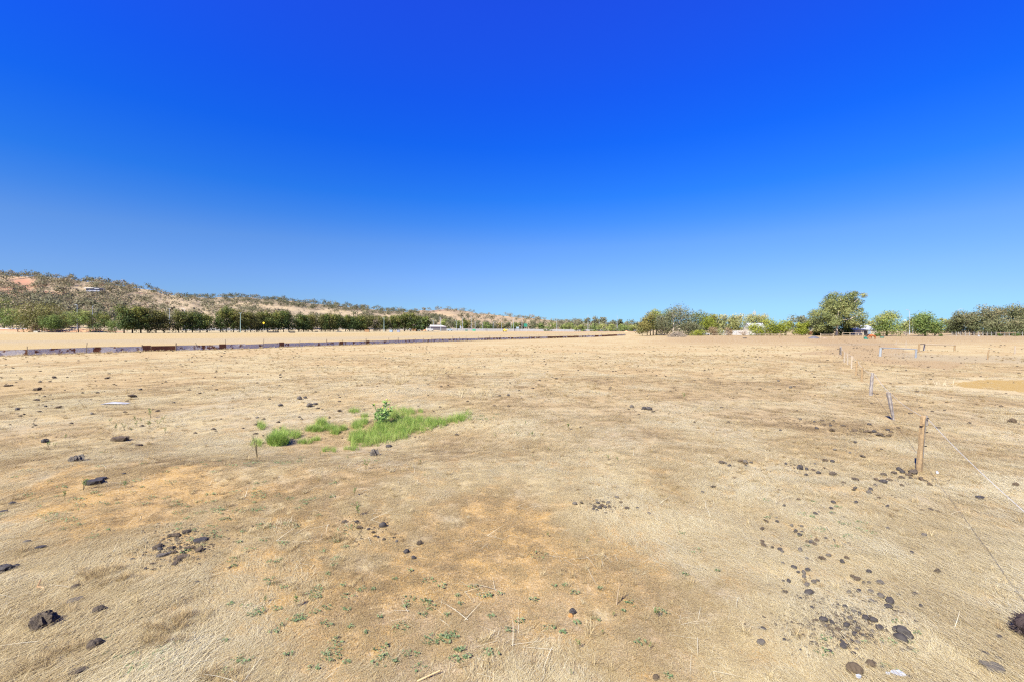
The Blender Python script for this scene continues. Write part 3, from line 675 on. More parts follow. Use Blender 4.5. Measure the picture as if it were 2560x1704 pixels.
# the giant gum
GS = ht(1, 184.0) * 111.0 / 870.0
gl = [(1190, 270, 70), (1320, 310, 85), (1100, 330, 105), (980, 370, 115), (860, 390, 110), (800, 490, 140), (700, 560, 125), (1050, 520, 150), (1200, 480, 140), (1300, 430, 90), (1330, 590, 85), (1250, 650, 120), (620, 640, 125),
      (550, 720, 100), (650, 760, 150), (780, 690, 140), (900, 640, 120), (1050, 690, 110), (1200, 750, 105), (1300, 770, 75), (860, 770, 110), (700, 860, 120), (560, 830, 80), (950, 800, 75), (1080, 900, 70), (720, 420, 60), (600, 850, 110), (680, 930, 95), (1150, 850, 100), (1240, 900, 85), (600, 930, 90), (1000, 430, 120), (900, 500, 120), (750, 620, 125), (1130, 620, 115)]
grng = np.random.default_rng(77); GL = []
for (x, y, r) in gl:
    for q in range(2):
        rr = r * GS * (.76 + .2 * q)
        GL.append(((x - 870) * GS + (q * .5) * grng.normal() * r * GS, grng.normal() * 150 * GS * (1 if q else .7), (1095 - y) * GS + q * grng.normal() * .4 * r * GS, rr, rr * 1.1, rr * .8, np.clip(.48 + .25 * grng.normal() * .6, 0, 1)))
gum = thing('gum_tree', 'giant pale trunked gum tree towering over the paddock', 'tree', at(2091, 184))
link('crown', crown_mesh('crown', GL, 30000, .225, L_GUM, 5, shell=.5, up=.5), gum)
def gp(x, y, k=0): return ((x - 870) * GS, k * GS, (1095 - y) * GS)
gm = MB(); 
gm.tube([gp(870, 1115), gp(872, 1040), gp(880, 960), gp(900, 850), gp(940, 740), gp(970, 640), gp(1000, 520), gp(1080, 400)], [26 * GS, 22 * GS, 19 * GS, 17 * GS, 15 * GS, 13 * GS, 10 * GS, 4 * GS], 9)
for br in ([(885, 900, 0), (820, 905, -30), (750, 870, -60), (700, 850, -80)], [(900, 850, 0), (870, 720, -40), (860, 600, -80), (830, 480, -60)], [(930, 790, 0), (1060, 780, -60), (1180, 720, -110), (1260, 640, -120)],
           [(970, 640, 0), (1060, 540, -60), (1150, 450, -90), (1250, 380, -60)], [(950, 700, 0), (1080, 640, -80), (1200, 560, -140)], [(890, 880, 0), (840, 780, -70), (760, 700, -130)], [(985, 570, 0), (930, 450, -60), (900, 380, -70)], [(1060, 780, -60), (1150, 800, -90), (1230, 860, -80)]):
    gm.tube([gp(*p) for p in br], [13 * GS * (1 - .7 * i / (len(br) - 1)) for i in range(len(br))], 6)
link('trunk', gm.mesh('trunk', BARK_P, True), gum)

# pile of cut brush
bp = thing('brush_pile', 'heap of dry cut branches in front of the spreading grey tree', 'brush pile', at(1693, 176))
bm_ = MB(); brng = random.Random(3)
for i in range(640):
    a = brng.random() * 6.28; r = brng.random() ** .7 * 3.5; zz = max(0, 2.1 * (1 - (r / 3.4) ** 1.6)) * brng.random()
    x, y = math.cos(a) * r, math.sin(a) * r * .7; d = Vector((brng.gauss(0, 1), brng.gauss(0, 1), brng.gauss(.15, .5))).normalized() * brng.uniform(.4, 1.3)
    p = Vector((x, y, zz + .05)); q = p + d; q.z = max(q.z, .02)
    bm_.tube([p, q], [brng.uniform(.03, .085), .025], 3, 0, False)
bm_.tube([(1.6, 0, .1), (1.9, -.2, 1.5), (2.0, -.2, 2.6)], [.12, .09, .05], 5); bm_.tube([(1.9, -.2, 1.4), (1.4, -.3, 2.3)], [.07, .03], 5)
kind(link('branches', bm_.mesh('branches', mat_simple('dry_branch', (.34, .29, .22), (.17, .13, .095), 4)), bp), 'stuff')

# ------------------------------------------------------------------ low iron fence across the paddock
def mat_iron(name, rust):
    m, t, b = mat_new(name); co = objco(t); oi = t.nodes.new('ShaderNodeObjectInfo')
    vm = t.nodes.new('ShaderNodeVectorMath'); vm.operation = 'ADD'; cb = t.nodes.new('ShaderNodeCombineXYZ')
    mm = t.nodes.new('ShaderNodeMath'); mm.operation = 'MULTIPLY'; t.links.new(oi.outputs['Random'], mm.inputs[0]); mm.inputs[1].default_value = 60
    t.links.new(mm.outputs[0], cb.inputs[0]); t.links.new(co, vm.inputs[0]); t.links.new(cb.outputs[0], vm.inputs[1])
    f = noise(t, 1.1, 6, .62, vm.outputs[0]); g = noise(t, 7, 4, .6, vm.outputs[0])
    zinc = ramp(t, g, [(.3, (.50, .46, .40)), (.7, (.70, .65, .575))]); ru = ramp(t, g, [(.3, (.12, .045, .022)), (.7, (.24, .10, .045))])
    k = ramp(t, f, [(rust, (0, 0, 0)), (rust + .05, (1, 1, 1))])
    t.links.new(mixc(t, k, zinc, ru), b.inputs['Base Color'])
    iv = t.nodes.new('ShaderNodeMath'); iv.operation = 'MULTIPLY_ADD'; t.links.new(k, iv.inputs[0]); iv.inputs[1].default_value = -.05; iv.inputs[2].default_value = .05
    t.links.new(iv.outputs[0], b.inputs['Metallic']); b.inputs['Roughness'].default_value = .55
    return m
M_ZINC = mat_iron('galvanised_iron', .565); M_MIX = mat_iron('rusting_iron', .50); M_RUST = mat_iron('rusted_iron', .25)
M_POSTD = mat_simple('old_post_wood', (.17, .125, .085), (.09, .06, .04), 5)
def sheet_mesh(L, H, horiz=True, nr=9, dent=0.0, seed=0):
    rg = random.Random(seed); v = []; f = []
    n = nr * 2 + 1; segs = 3
    for i in range(segs + 1):
        for k in range(n):
            a = k / (n - 1); off = (.014 if k % 2 else -.014); s = i / segs
            off += dent * math.sin(3.1 * s + seed) * math.sin(math.pi * a)
            v.append((s * L, off, a * H) if horiz else (a * L, off, s * H))
    for i in range(segs):
        for k in range(n - 1):
            q = (i * n + k, i * n + k + 1, (i + 1) * n + k + 1, (i + 1) * n + k); f.append(q if horiz else q[::-1])
    return new_mesh('sheet', v, f)
SH = [[sheet_mesh(3.0, .78, True, 9, d, i) for i, d in enumerate((.0, .03, .05))], [sheet_mesh(1.0, .86, False, 11, .02, 7)]]
SHM = {}
def sheet(kindm, horiz, i):
    key = (kindm.name, horiz, i)
    if key not in SHM:
        me = (SH[0][i] if horiz else SH[1][0]).copy(); me.materials.append(kindm); SHM[key] = me
    return SHM[key]
pl = []
for u, y in [(-60, 893), (0, 888.5), (100, 885), (190, 884), (330, 880.8), (600, 871.5), (800, 863.8), (1060, 856), (1210, 851.4), (1330, 847.5), (1420, 844.2), (1500, 841), (1560, 838.8), (1592, 838)]:
    pl.append(Vector(hit(u, y)))
_c = np.polyfit([math.log(p.y + 40) for p in pl], [p.x for p in pl], 3)
pl = [Vector((float(np.polyval(_c, math.log(p.y + 40))), p.y, 0)) for p in pl]
for p in pl: p.z = float(zfun(p.x, p.y))
# keep the line smooth in plan
iron = thing('iron_fence', 'long low fence of old corrugated iron sheets across the left paddock', 'fence', pl[0])
iron_o = pl[0].copy()
lens = [0]
for a, b2 in zip(pl, pl[1:]): lens.append(lens[-1] + (b2.xy - a.xy).length)
def along(s):
    x = float(np.interp(s, lens, [p.x for p in pl])); y = float(np.interp(s, lens, [p.y for p in pl])); return Vector((x, y, float(zfun(x, y))))
frng = random.Random(12); s = 0.0; nsheet = 0; lastpost = -9; fence_pts = []
post_me = MB().tube([(0, 0, -.2), (0, 0, 1.25)], [.075, .07], 6).mesh('post', M_POSTD)
stake_me = MB().tube([(0, 0, -.2), (0, 0, 1.45)], [.04, .036], 5).mesh('stake', M_POSTD)
while s < lens[-1] - 3.2:
    a = along(s); b2 = along(s + 3.0); d = b2 - a; ang_ = math.atan2(d.y, d.x)
    prog = s / lens[-1]
    px_u = CX + F * a.x / a.y
    vert = frng.random() < (.10 if prog < .55 else .0)
    pm = .75 if (px_u < 190 or px_u > 1190) else .3
    mk = M_RUST if frng.random() < (.10 + (.3 if px_u > 1330 else 0)) else (M_MIX if frng.random() < pm else M_ZINC)
    tilt = frng.uniform(-.10, .06); zoff = frng.uniform(-.06, .03) - (.05 if px_u < 190 else 0)
    o = link('sheet', sheet(M_RUST if vert else mk, not vert, frng.randrange(3) if not vert else 0), iron, (a - iron_o) + Vector((0, 0, zoff)), (tilt, -math.asin(max(-.1, min(.1, d.z / 3.0))), ang_))
    if vert: o['label'] = 'short upright rusty sheet'; s += 1.02
    else:
        if mk is M_RUST: o['label'] = 'rusted brown sheet'
        s += 2.96
    if s - lastpost > frng.uniform(2.4, 5):
        q = along(s) - iron_o; nrm = Vector((math.sin(ang_), -math.cos(ang_), 0))
        lean = frng.gauss(0, .05) if frng.random() < .75 else frng.uniform(-.5, .5)
        link('post' , post_me if frng.random() < .45 else stake_me, iron, q + nrm * (.07 if frng.random() < .6 else -.07), (frng.gauss(0, .05), lean, ang_), (1, 1, frng.uniform(.75, 1.12)))
        lastpost = s
    nsheet += 1
# last stretch: low rails to the cypress clump
tb = thing('rag', 'white rag caught on the left part of the iron fence', 'rag', hit(128, 885.5) )
rg_ = MB()
rg_.tube([(0, -.05, .45), (.06, -.1, .62), (-.05, -.12, .74), (.1, -.1, .8)], [.02, .05, .07, .04], 6)
link('cloth', rg_.mesh('cloth', mat_simple('rag_white', (.75, .77, .82), (.55, .58, .65), 12)), tb)

# ------------------------------------------------------------------ wooden post and wire fence at right
M_POST = mat_simple('weathered_post', (.30, .27, .24), (.16, .13, .11), 7, bmp=.5)
M_POSTO = mat_simple('yellow_post', (.31, .21, .105), (.15, .105, .06), 16, bmp=.5)
M_POSTP = mat_simple('pale_post', (.36, .30, .22), (.24, .19, .14), 8)
M_WIRE = mat_simple('white_wire', (.55, .55, .54), (.4, .4, .4), 3, .5)
M_STRAP = mat_simple('grey_metal', (.20, .195, .19), (.11, .10, .09), 14, .45, .6)
M_BLACK = mat_simple('black_rubber', (.02, .02, .022), (.015, .015, .015), 5, .7)
PF = [(2773, 1560, 1.15, 0, .075, M_POST), (2298, 1178, 138, (2309, 1040), .05, M_POSTO), (2234, 1050, 69, (2221, 981), .055, M_POST), (2176, 988, 57, (2181, 931), .06, M_POST), (2154, 952, 33, (2155.5, 919), .06, M_POSTO),
      (2140, 937, 36, (2142.5, 901), .055, M_POSTO), (2128.5, 921, 31, (2130, 890), .05, M_POSTP), (2119, 911, 28, (2119.5, 883), .05, M_POSTP), (2110.5, 906, 26, (2112.5, 880), .055, M_POSTP), (2106, 896, 20, (2107, 876), .05, M_POSTO), (2100.5, 886.5, 21, (2101.5, 865), .10, M_POST)]
bases = []; tops = []
for i, (u, y, hp, tu, r, m) in enumerate(PF):
    P = Vector(hit(u, y)) if i else Vector((4.35, 3.35, float(zfun(4.35, 3.35))))
    if i: T = P + Vector((ht(tu[0] - u, P.y), 0, ht(hp, P.y)))
    else: T = P + Vector((0, 0, 1.15))
    bases.append(P); tops.append(T)
wf = thing('wire_fence', 'old wooden post and white wire fence running away at right', 'fence', bases[1]); o0 = bases[1]
prng = random.Random(4)
for i, (P, T) in enumerate(zip(bases, tops)):
    r = PF[i][4]; m = MB(); ax = T - P; n = 9; seg = 10; v = []; f = []
    for k in range(n):
        q = P - o0 + ax * (k / (n - 1)) * 1.0; q.z -= .12 * (k == 0)
        for a in range(seg):
            th = 2 * math.pi * a / seg; rr = r * (1.08 - .16 * k / (n - 1)) * (1 + .16 * math.sin(3 * th + i) + .10 * (prng.random() - .5) * 2)
            if i == 2: rr *= 1.25 - .8 * abs(k / (n - 1) - .85)
            v.append((q.x + rr * math.cos(th), q.y + rr * math.sin(th), q.z + (prng.random() - .5) * .04 * (k == n - 1)))
    for k in range(n - 1):
        for a in range(seg): f.append((k * seg + a, k * seg + (a + 1) % seg, (k + 1) * seg + (a + 1) % seg, (k + 1) * seg + a))
    f.append(tuple((n - 1) * seg + a for a in range(seg)))
    m.add(v, f)
    po = link('post', m.mesh('post', PF[i][5], False), wf)
    po['label'] = ['near grey post', 'tall split yellow post with a metal strap', 'leaning weathered grey post', 'grey post', 'short dark topped post', 'yellowish post', 'pale post', 'pale post', 'pale post', 'thin yellowish post', 'wide end post with a black face'][i]
    if i == 1:
        st = MB(); d = T - P
        st.tube([Vector(P - o0) + d * .26 + Vector((.018, -.044, 0)), Vector(P - o0) + d * .97 + Vector((.018, -.040, 0))], [.009, .009], 5); link('strap', st.mesh('strap', M_STRAP), po)
        for q in (.97, .72, .47): link('insulator', MB().tube([Vector(P - o0) + d * q + Vector((.03, -.05, 0)), Vector(P - o0) + d * q + Vector((.035, -.085, .01))], [.011, .014], 6).mesh('insulator', M_BLACK), po)
        link('knot', MB().box(Vector(P - o0) + d * .86 + Vector((-.045, -.03, 0)), (.07, .05, .05), .3).mesh('knot', PF[1][5]), po)
        link('splinter', MB().box(Vector(P - o0) + d * .93 + Vector((.06, .0, .0)), (.03, .05, .2), .2).mesh('splinter', M_POST), po)
    if i == 10:
        link('black_face', MB().box(Vector(P - o0) + (T - P) * .45 + Vector((-.085, -.06, 0)), (.10, .05, .82)).mesh('black_face', M_BLACK), po)
wires = [(0, .97, .012), (0, .97, .012)]
for i in range(0, 10):
    a = bases[i] - o0 + (tops[i] - bases[i]) * .96; b2 = bases[i + 1] - o0 + (tops[i + 1] - bases[i + 1]) * .96
    sag = .03 + .012 * (a - b2).length * .5
    off = Vector((.05, -.06, 0)) if i <= 2 else Vector((.04, -.03, 0))
    pts = [a.lerp(b2, q / 8) + Vector((0, 0, -sag * 4 * (q / 8) * (1 - q / 8))) + off for q in range(9)]
    link('wire', MB().tube(pts, .0034 if i < 2 else .0045, 4).mesh('wire', M_WIRE), wf)
# second wire lying lower at the near end
a = bases[0] - o0 + Vector((.05, -.06, .92)); b2 = bases[1] - o0 + (tops[1] - bases[1]) * .40 + Vector((.05, -.06, 0))

# ------------------------------------------------------------------ rails, gates and far posts at right
M_PIPE = mat_simple('galvanised_pipe', (.28, .29, .30), (.20, .21, .215), 6, .4, .3)
M_MESHW = mat_simple('thin_wire', (.34, .32, .29), None, 6, .5)
rl = thing('pipe_gate', 'galvanised pipe rail on two grey posts with sagging wire mesh', 'gate', hit(2200, 890)); ro = Vector(rl.location)
L_, R_ = Vector(hit(2200, 890)) - ro, Vector(hit(2289, 894)) - ro; Hh = ht(22, ro.y)
link('post', MB().tube([L_ - Vector((0, 0, .1)), L_ + Vector((.1, 0, Hh))], [.13, .12], 8).mesh('post', mat_simple('zinc_post', (.28, .30, .31), (.18, .19, .19), 9)), rl)
link('post', MB().tube([R_ - Vector((0, 0, .1)), R_ + Vector((.08, 0, Hh * .95))], [.10, .09], 8).mesh('post', M_PIPE), rl)
link('rail', MB().tube([L_ + Vector((.1, -.05, Hh * .97)), R_ + Vector((.08, -.05, Hh * .93))], .055, 7).mesh('rail', M_PIPE), rl)
link('brace', MB().tube([L_ + Vector((.05, -.08, Hh * 1.0)), L_ + Vector((.32, -.08, Hh * .82))], .04, 5).mesh('brace', M_BLACK), rl)
wm = MB()
for q in range(1, 12): wm.tube([L_.lerp(R_, q / 12) + Vector((0, 0, .02)), L_.lerp(R_, q / 12) + Vector((.08, -.03, Hh * .92))], .003, 3, 0, False)
for q in range(1, 6): wm.tube([L_ + Vector((.05, 0, Hh * q / 6.2)), R_ + Vector((.05, 0, Hh * q / 6.2))], .003, 3, 0, False)
kind(link('wire_mesh', wm.mesh('wire_mesh', M_MESHW), rl), 'stuff')
wr = thing('rail_fence', 'wooden rail fence with a dark end piece behind the pipe rail', 'fence', hit(2297, 879)); ro = Vector(wr.location)
wp = [Vector(hit(u, y)) - ro for u, y in ((2297, 879), (2310, 876), (2386, 877))]
for q, hp, m in zip(wp, (20, 18, 16), (M_POSTO, M_POST, M_POSTO)):
    link('post', MB().tube([q - Vector((0, 0, .1)), q + Vector((.05, 0, ht(hp, ro.y)))], [.12, .11], 7).mesh('post', m), wr)
z1 = ht(17, ro.y)
rr_ = link('rail', MB().tube([wp[0] + Vector((.05, -.1, z1 * 1.12)), wp[1] + Vector((.05, -.1, z1 * 1.02))], .06, 6).mesh('rail', M_POSTD), wr); rr_['label'] = 'dark end rail'
link('rail', MB().tube([wp[1] + Vector((.05, -.1, z1)), wp[2] + Vector((.05, -.1, z1 * .93))], .05, 6).mesh('rail', M_POSTP), wr)
link('wire', MB().tube([wp[1] + Vector((.05, -.1, z1 * .9)), wp[2] + Vector((.05, -.1, z1 * .84))], .02, 4).mesh('wire', M_POSTD), wr)
for i, (u, y, hp, r, lab, m) in enumerate([(2469, 898, 25, .06, 'leaning brown post standing alone right of the rails', M_POSTO), (2537, 884, 20, .08, 'pale tan post nearest the right edge of the paddock', M_POSTP), (2265, 868, 17, .06, 'slim pale post above the pipe rail', M_POSTP), (2240, 863, 11, .05, 'faint thin post left of the slim pale post', M_POSTP),
                                          (2253, 846, 10, .05, 'tan post by the leafless grey tree', M_POSTO), (2282, 842, 12, .06, 'orange brown stump post left of the twin trunk tree', M_POSTO)]):
    P = Vector(hit(u, y)); hh = ht(hp, P.y)
    tag(link('post', MB().tube([(0, 0, -.15), (.02, 0, hh * .5), (.16 if i == 0 else .03, 0, hh)], [r * 1.1, r, r * .9], 7).mesh('post', m), None, P), lab, 'post')

def rails(name, label, u0, u1, y0, y1, Dm, postu, railh, hpost, mats, rad=.06):
    """a post and rail fence between two columns of the picture"""
    P0 = Vector(at(u0, Dm[0])); P1 = Vector(at(u1, Dm[1])); T_ = thing(name, label, 'fence', P0)
    for pu in postu:
        k = (pu - u0) / (u1 - u0); D = 1 / ((1 - k) / Dm[0] + k / Dm[1]); q = Vector(at(pu, D)) - P0
        link('post', MB().tube([q - Vector((0, 0, .2)), q + Vector((0, 0, hpost))], rad * 1.3, 6).mesh('post', mats[0]), T_)
    for rh in railh:
        q1 = P1 - P0
        link('rail', MB().tube([Vector((0, -.08, rh)), q1 * .5 + Vector((0, -.08, rh - .02)), q1 + Vector((0, -.08, rh))], rad, 5).mesh('rail', mats[1]), T_)
    return T_
M_RAIL = mat_simple('pale_rail', (.42, .34, .24), (.30, .23, .15), 4)
rails('rail_fence', 'pale timber rail fence in front of the giant gum', 2052, 2083, 0, 0, (146, 146), (2052, 2083), (1.15,), 1.5, (M_RAIL, M_RAIL), .08)
rails('rail_fence', 'two rail timber fence behind the horses', 2107, 2157, 0, 0, (168, 160), (2107, 2125, 2140, 2157), (.55, 1.35), 1.5, (M_RAIL, M_RAIL), .07)
rails('rail_fence', 'pale rail fence beyond the brush pile and lime trees', 1780, 1975, 0, 0, (176, 168), range(1780, 1976, 15), (.95,), 1.25, (M_RAIL, M_RAIL), .045)
M_WHITEP = mat_simple('white_paint_old', (.34, .34, .33), (.25, .245, .23), 6)
wg = rails('rail_fence', 'white posted fence in the shade of the grove at right', 2378, 2600, 0, 0, (176, 166), range(2380, 2601, 11), (.75, 1.3), 1.5, (M_WHITEP, M_STRAP), .05)
rails('rail_fence', 'brown rail at the right edge under the grove', 2490, 2540, 0, 0, (158, 156), (2492, 2515, 2538), (1.25,), 1.35, (M_POSTD, M_POSTO), .08)
lw = thing('trailer_frame', 'three legged tan timber frame standing before the lime trees', 'frame', at(1951, 152))
link('leg', MB().tube([(-.9, 0, 0), (0, 0, 1.25)], .05, 5).mesh('leg', M_POSTO), lw); link('leg', MB().tube([(.55, 0, 0), (0, 0, 1.25)], .05, 5).mesh('leg', M_POSTO), lw); link('leg', MB().tube([(.1, .7, 0), (0, 0, 1.25)], .05, 5).mesh('leg', M_POSTO), lw)
lw.name = 'timber_tripod'

# ------------------------------------------------------------------ highway wall, masts, sheds and machines in the distance
M_CONC = mat_simple('pale_concrete', (.30, .30, .29), (.24, .23, .225), .6)
M_LAMP = mat_simple('lamp_steel', (.36, .40, .43), (.28, .31, .34), 3, .5, .2)
M_GREENP = mat_simple('green_pole', (.30, .40, .36), (.22, .31, .28), 3)
wallp = [(455, 400), (700, 430), (1000, 470), (1130, 480), (1300, 495), (1450, 500), (1600, 512), (1640, 520)]
hw = thing('highway_wall', 'long low pale concrete wall along the highway', 'wall', at(*wallp[0])); ho = Vector(hw.location)
wq = []
for (u0, D0), (u1, D1) in zip(wallp, wallp[1:]):
    for k in range(4):
        q = k / 4; wq.append(Vector(at(u0 + (u1 - u0) * q, D0 + (D1 - D0) * q)) - ho)
for a, b2 in zip(wq, wq[1:]):
    m = MB(); c = (a + b2) / 2; d = b2 - a
    m.box(c + Vector((0, 0, 1.05)), (d.length * .985, .3, 2.5), math.atan2(d.y, d.x)); link('panel', m.mesh('panel', M_CONC), hw)
def light_pole(label, u, D, top, arms, mat=M_LAMP, group=None, r=.09, cat='light pole', name='light_pole'):
    P = at(u, D); yb = HY + (CAM_H - P[2]) * F / D; h = ht(yb - top, D)
    o = thing(name, label, cat, P, 0, group)
    link('pole', MB().tube([(0, 0, -.3), (0, 0, h * .5), (0, 0, h)], [r * 1.3, r, r * .7], 6).mesh('pole', mat), o)
    for ax in arms:
        a_ = link('arm', MB().tube([(0, 0, h * .985), (ax * .5, 0, h + .35), (ax, 0, h + .5)], r * .6, 5).mesh('arm', mat), o)
        link('lamp', MB().box((ax * 1.12, 0, h + .48), (abs(ax) * .35 + .25, .3, .16)).mesh('lamp', M_LAMP), a_)
    return o
light_pole('left light pole of the pair before the hill, arm bent left', 193, 300, 763, (-1.6,), r=.16)
light_pole('right light pole of the pair before the hill', 231, 310, 767, (.6,), r=.16)
light_pole('light pole peeping over the first row trees', 424, 330, 773, (-.9,), r=.14)
light_pole('pole with curved arm above the gap in the tree row', 462, 330, 773, (-1.8,), r=.14)
light_pole('greenish floodlight pole standing among the row trees', 601, 246, 785, (-.5, .5), M_GREENP, r=.14)
light_pole('greenish pole in front of the right part of the tree row', 960, 318, 797, (-.8, .5), M_GREENP, r=.16)
CP = [(1084, 500, 802, (-2.8,), 'light pole with a long left arm behind the pale shed'), (1102, 372, 795, (-.8,), 'dark based utility pole before the pale metal shed'), (1141, 480, 803, (-1.2,), 'short lamp pole right of the pale shed'),
      (1156, 485, 793, (), 'tall white mast, first right of the sheds'), (1178, 488, 792, (-.6,), 'tall white mast, second right of the sheds'), (1188, 485, 805, (-.6,), 'short lamp pole between the green boxes'), (1207, 482, 807, (), 'short pole by the start of the steel rail'),
      (1233, 490, 806, (1.0,), 'small lamp pole left of the yellow machine'), (1254, 488, 807, (2.2,), 'curved arm lamp pole above the yellow machine'), (1278, 495, 806, (-1.4,), 'lamp pole right of the yellow machine'), (1284, 492, 794, (), 'tall white mast left of the green road sign'),
      (1305, 495, 794, (-1.5,), 'tall white mast behind the green road sign'), (1392, 498, 796, (), 'tall mast at the bright green hedge'), (1470, 503, 789, (-.5, .5), 'tall lamp mast beside the spindly gum'), (1543, 508, 789, (), 'tall mast at the right end of the hedge')]
for u, D, tp, arms, lab in CP: light_pole(lab, u, D, tp, arms, r=.2 if tp < 800 else .17)
light_pole('tall curved light pole between the two rounded trees at right', 2274, 215, 777, (-1.2,), r=.14)
light_pole('short pale pole beside the tall light pole at right', 2282, 215, 806, (), r=.12)
light_pole('thin lamp curving above the dense grove', 2397, 230, 774, (1.2,), r=.09)
light_pole('phone mast with panel antennas above the brown gums', 1886, 300, 775, (), r=.2, cat='phone mast', name='phone_mast')
pm = bpy.data.objects['phone_mast']; hh = ht(826 - 775, 300)
for k in range(4):
    a = k * 1.57; link('antenna', MB().box((.7 * math.cos(a), .7 * math.sin(a), hh - .2 - .9 * (k % 2)), (.35, .35, 1.9)).mesh('antenna', M_WHITEP), pm)

def gable(name, label, u0, D0, u1, D1, depth, hwall, hroof, mw, mr, cat='shed', doors=(), over=.3):
    P0, P1 = Vector(at(u0, D0)), Vector(at(u1, D1)); d = P1 - P0; L = d.xy.length; a = math.atan2(d.y, d.x)
    o = thing(name, label, cat, (P0.x, P0.y, min(P0.z, P1.z)), a)
    v = [(0, 0, 0), (L, 0, 0), (L, depth, 0), (0, depth, 0), (0, 0, hwall), (L, 0, hwall), (L, depth, hwall), (0, depth, hwall), (0, depth / 2, hroof), (L, depth / 2, hroof)]
    link('wall', MB().add(v, [(0, 1, 5, 4), (2, 3, 7, 6), (1, 2, 6, 9, 5), (3, 0, 4, 8, 7)]).mesh('wall', mw), o)
    e = over; t_ = .12
    rv = [(-e, -e, hwall - .02), (L + e, -e, hwall - .02), (L + e, depth / 2, hroof + .04), (-e, depth / 2, hroof + .04), (L + e, depth + e, hwall - .02), (-e, depth + e, hwall - .02)]
    rv2 = rv + [(x, y, z + t_) for x, y, z in rv]
    link('roof', MB().add(rv2, [(6, 7, 8, 9), (9, 8, 10, 11), (3, 2, 1, 0), (5, 4, 2, 3), (0, 1, 7, 6), (1, 2, 8, 7), (2, 4, 10, 8), (4, 5, 11, 10), (5, 3, 9, 11), (3, 0, 6, 9)]).mesh('roof', mr), o)
    for (nm, x, w, z0, h, mt) in doors: link(nm, MB().box((x, -.03, z0 + h / 2), (w, .08, h)).mesh(nm, mt), o)
    return o, L
M_CREAM = mat_simple('cream_steel', (.36, .335, .28), (.31, .285, .23), .8); M_GREYR = mat_simple('grey_roof', (.50, .46, .40), (.42, .38, .34), .8)
M_WROOF = mat_simple('white_roof', (.34, .345, .35), (.28, .285, .29), .8); M_DARK = mat_simple('dark_glass_and_shade', (.04, .04, .045), (.03, .03, .03), 2); M_GREYW = mat_simple('slate_wall', (.24, .25, .30), (.18, .18, .22), 1)  # M_DARK: dark window glass, also the painted shade of shed openings
gable('metal_shed', 'long cream metal shed with grey gable roof at the end of the tree row', 1068, 425, 1116, 440, 18, 4.0, 5.6, M_CREAM, M_GREYR, doors=[('door', 4.0, 2.6, 0, 3.0, M_WHITEP)])
gable('open_shed', 'open dark shed under a white roof beside the cream shed', 1045, 430, 1069, 436, 10, 4.3, 5.0, M_GREYW, M_WROOF, doors=[('opening_shade', 3.0, 4.5, 0, 3.6, M_DARK)])  # solid dark panel on the front wall, interior shade put into its colour
def vehicle(name, label, u, D, L, W, H, mat, cat, cab=(.0, .55), rz=0):
    o = thing(name, label, cat, at(u, D), rz); b_ = MB()
    b_.box((0, 0, .35 + H * .22), (L, W, H * .45)); 
    x0, x1 = cab; b_.box((L * (x0 + x1) / 2 - L / 2 * 0, 0, .35 + H * .66), (L * (x1 - x0), W * .92, H * .44), 0, 0, .82)
    link('body', b_.mesh('body', mat), o)
    link('window', MB().box((L * (x0 + x1) / 2, -W * .44, .35 + H * .68), (L * (x1 - x0) * .72, .08, H * .24)).mesh('window', M_DARK), o)
    for x in (-.32, .32):
        for y in (-.5, .5): link('wheel', MB().tube([(L * x, W * y - .1, .36), (L * x, W * y + .1, .36)], .38, 10).mesh('wheel', M_BLACK), o)
    return o
M_ORANGE = mat_simple('orange_paint', (.62, .20, .03), (.5, .15, .03), 3); M_YEL = mat_simple('yellow_paint', (.70, .48, .03), (.55, .36, .03), 3); M_SKYB = mat_simple('pale_blue_paint', (.24, .30, .36), (.19, .24, .29), 3)
M_BOXG = mat_simple('green_box', (.06, .32, .18), (.05, .24, .14), 3); M_BOXD = mat_simple('dark_green_box', (.07, .16, .13), (.05, .12, .1), 3); M_SIGNG = mat_simple('sign_green', (.02, .17, .11), (.02, .14, .09), 2); M_BROWN = mat_simple('brown_timber', (.30, .17, .08), (.18, .10, .05), 2)
vehicle('truck', 'white truck parked against the left end of the cream shed', 1076, 405, 5.5, 2.2, 3.6, M_WHITEP, 'truck', (-.5, .1))
vehicle('car', 'pale blue car parked at the right corner of the cream shed', 1125, 412, 4.6, 1.8, 1.9, M_SKYB, 'car', (-.25, .3))
vehicle('car', 'white car before the open dark shed', 1051, 400, 4.2, 1.8, 1.8, M_WHITEP, 'car', (-.3, .25))
ob = thing('implement', 'orange farm implement lying left of the white truck', 'farm implement', at(1060, 398))
link('frame', MB().box((0, 0, .5), (5, 1.2, .35)).box((1, 0, .9), (1.4, 1.0, .7)).mesh('frame', M_ORANGE), ob); link('wheel', MB().tube([(-1.5, -.8, .5), (-1.5, -.6, .5)], .5, 10).mesh('wheel', M_BLACK), ob)
bs = thing('timber_shelter', 'small brown timber shelter at the end of the tree row', 'shelter', at(1037, 400))
link('wall', MB().box((0, 0, 1.3), (4.5, 2.5, 2.6)).mesh('wall', M_BROWN), bs); link('roof', MB().box((0, 0, 2.75), (5.2, 3.2, .2)).mesh('roof', M_WROOF), bs)
def bin_(label, u, D, w, h, mat, cat='skip bin'):
    o = thing('skip_bin', label, cat, at(u, D)); link('body', MB().box((0, 0, h / 2 + .1), (w, 2, h), 0, 0, 1.06).mesh('body', mat), o); link('lid', MB().box((0, 0, h + .18), (w * 1.1, 2.2, .12)).mesh('lid', M_BOXD), o); return o
bin_('small dark green box before the highway wall', 1166, 430, 2.0, 1.1, M_BOXD); bin_('bright green box before the highway wall', 1185, 420, 2.6, 1.7, M_BOXG)
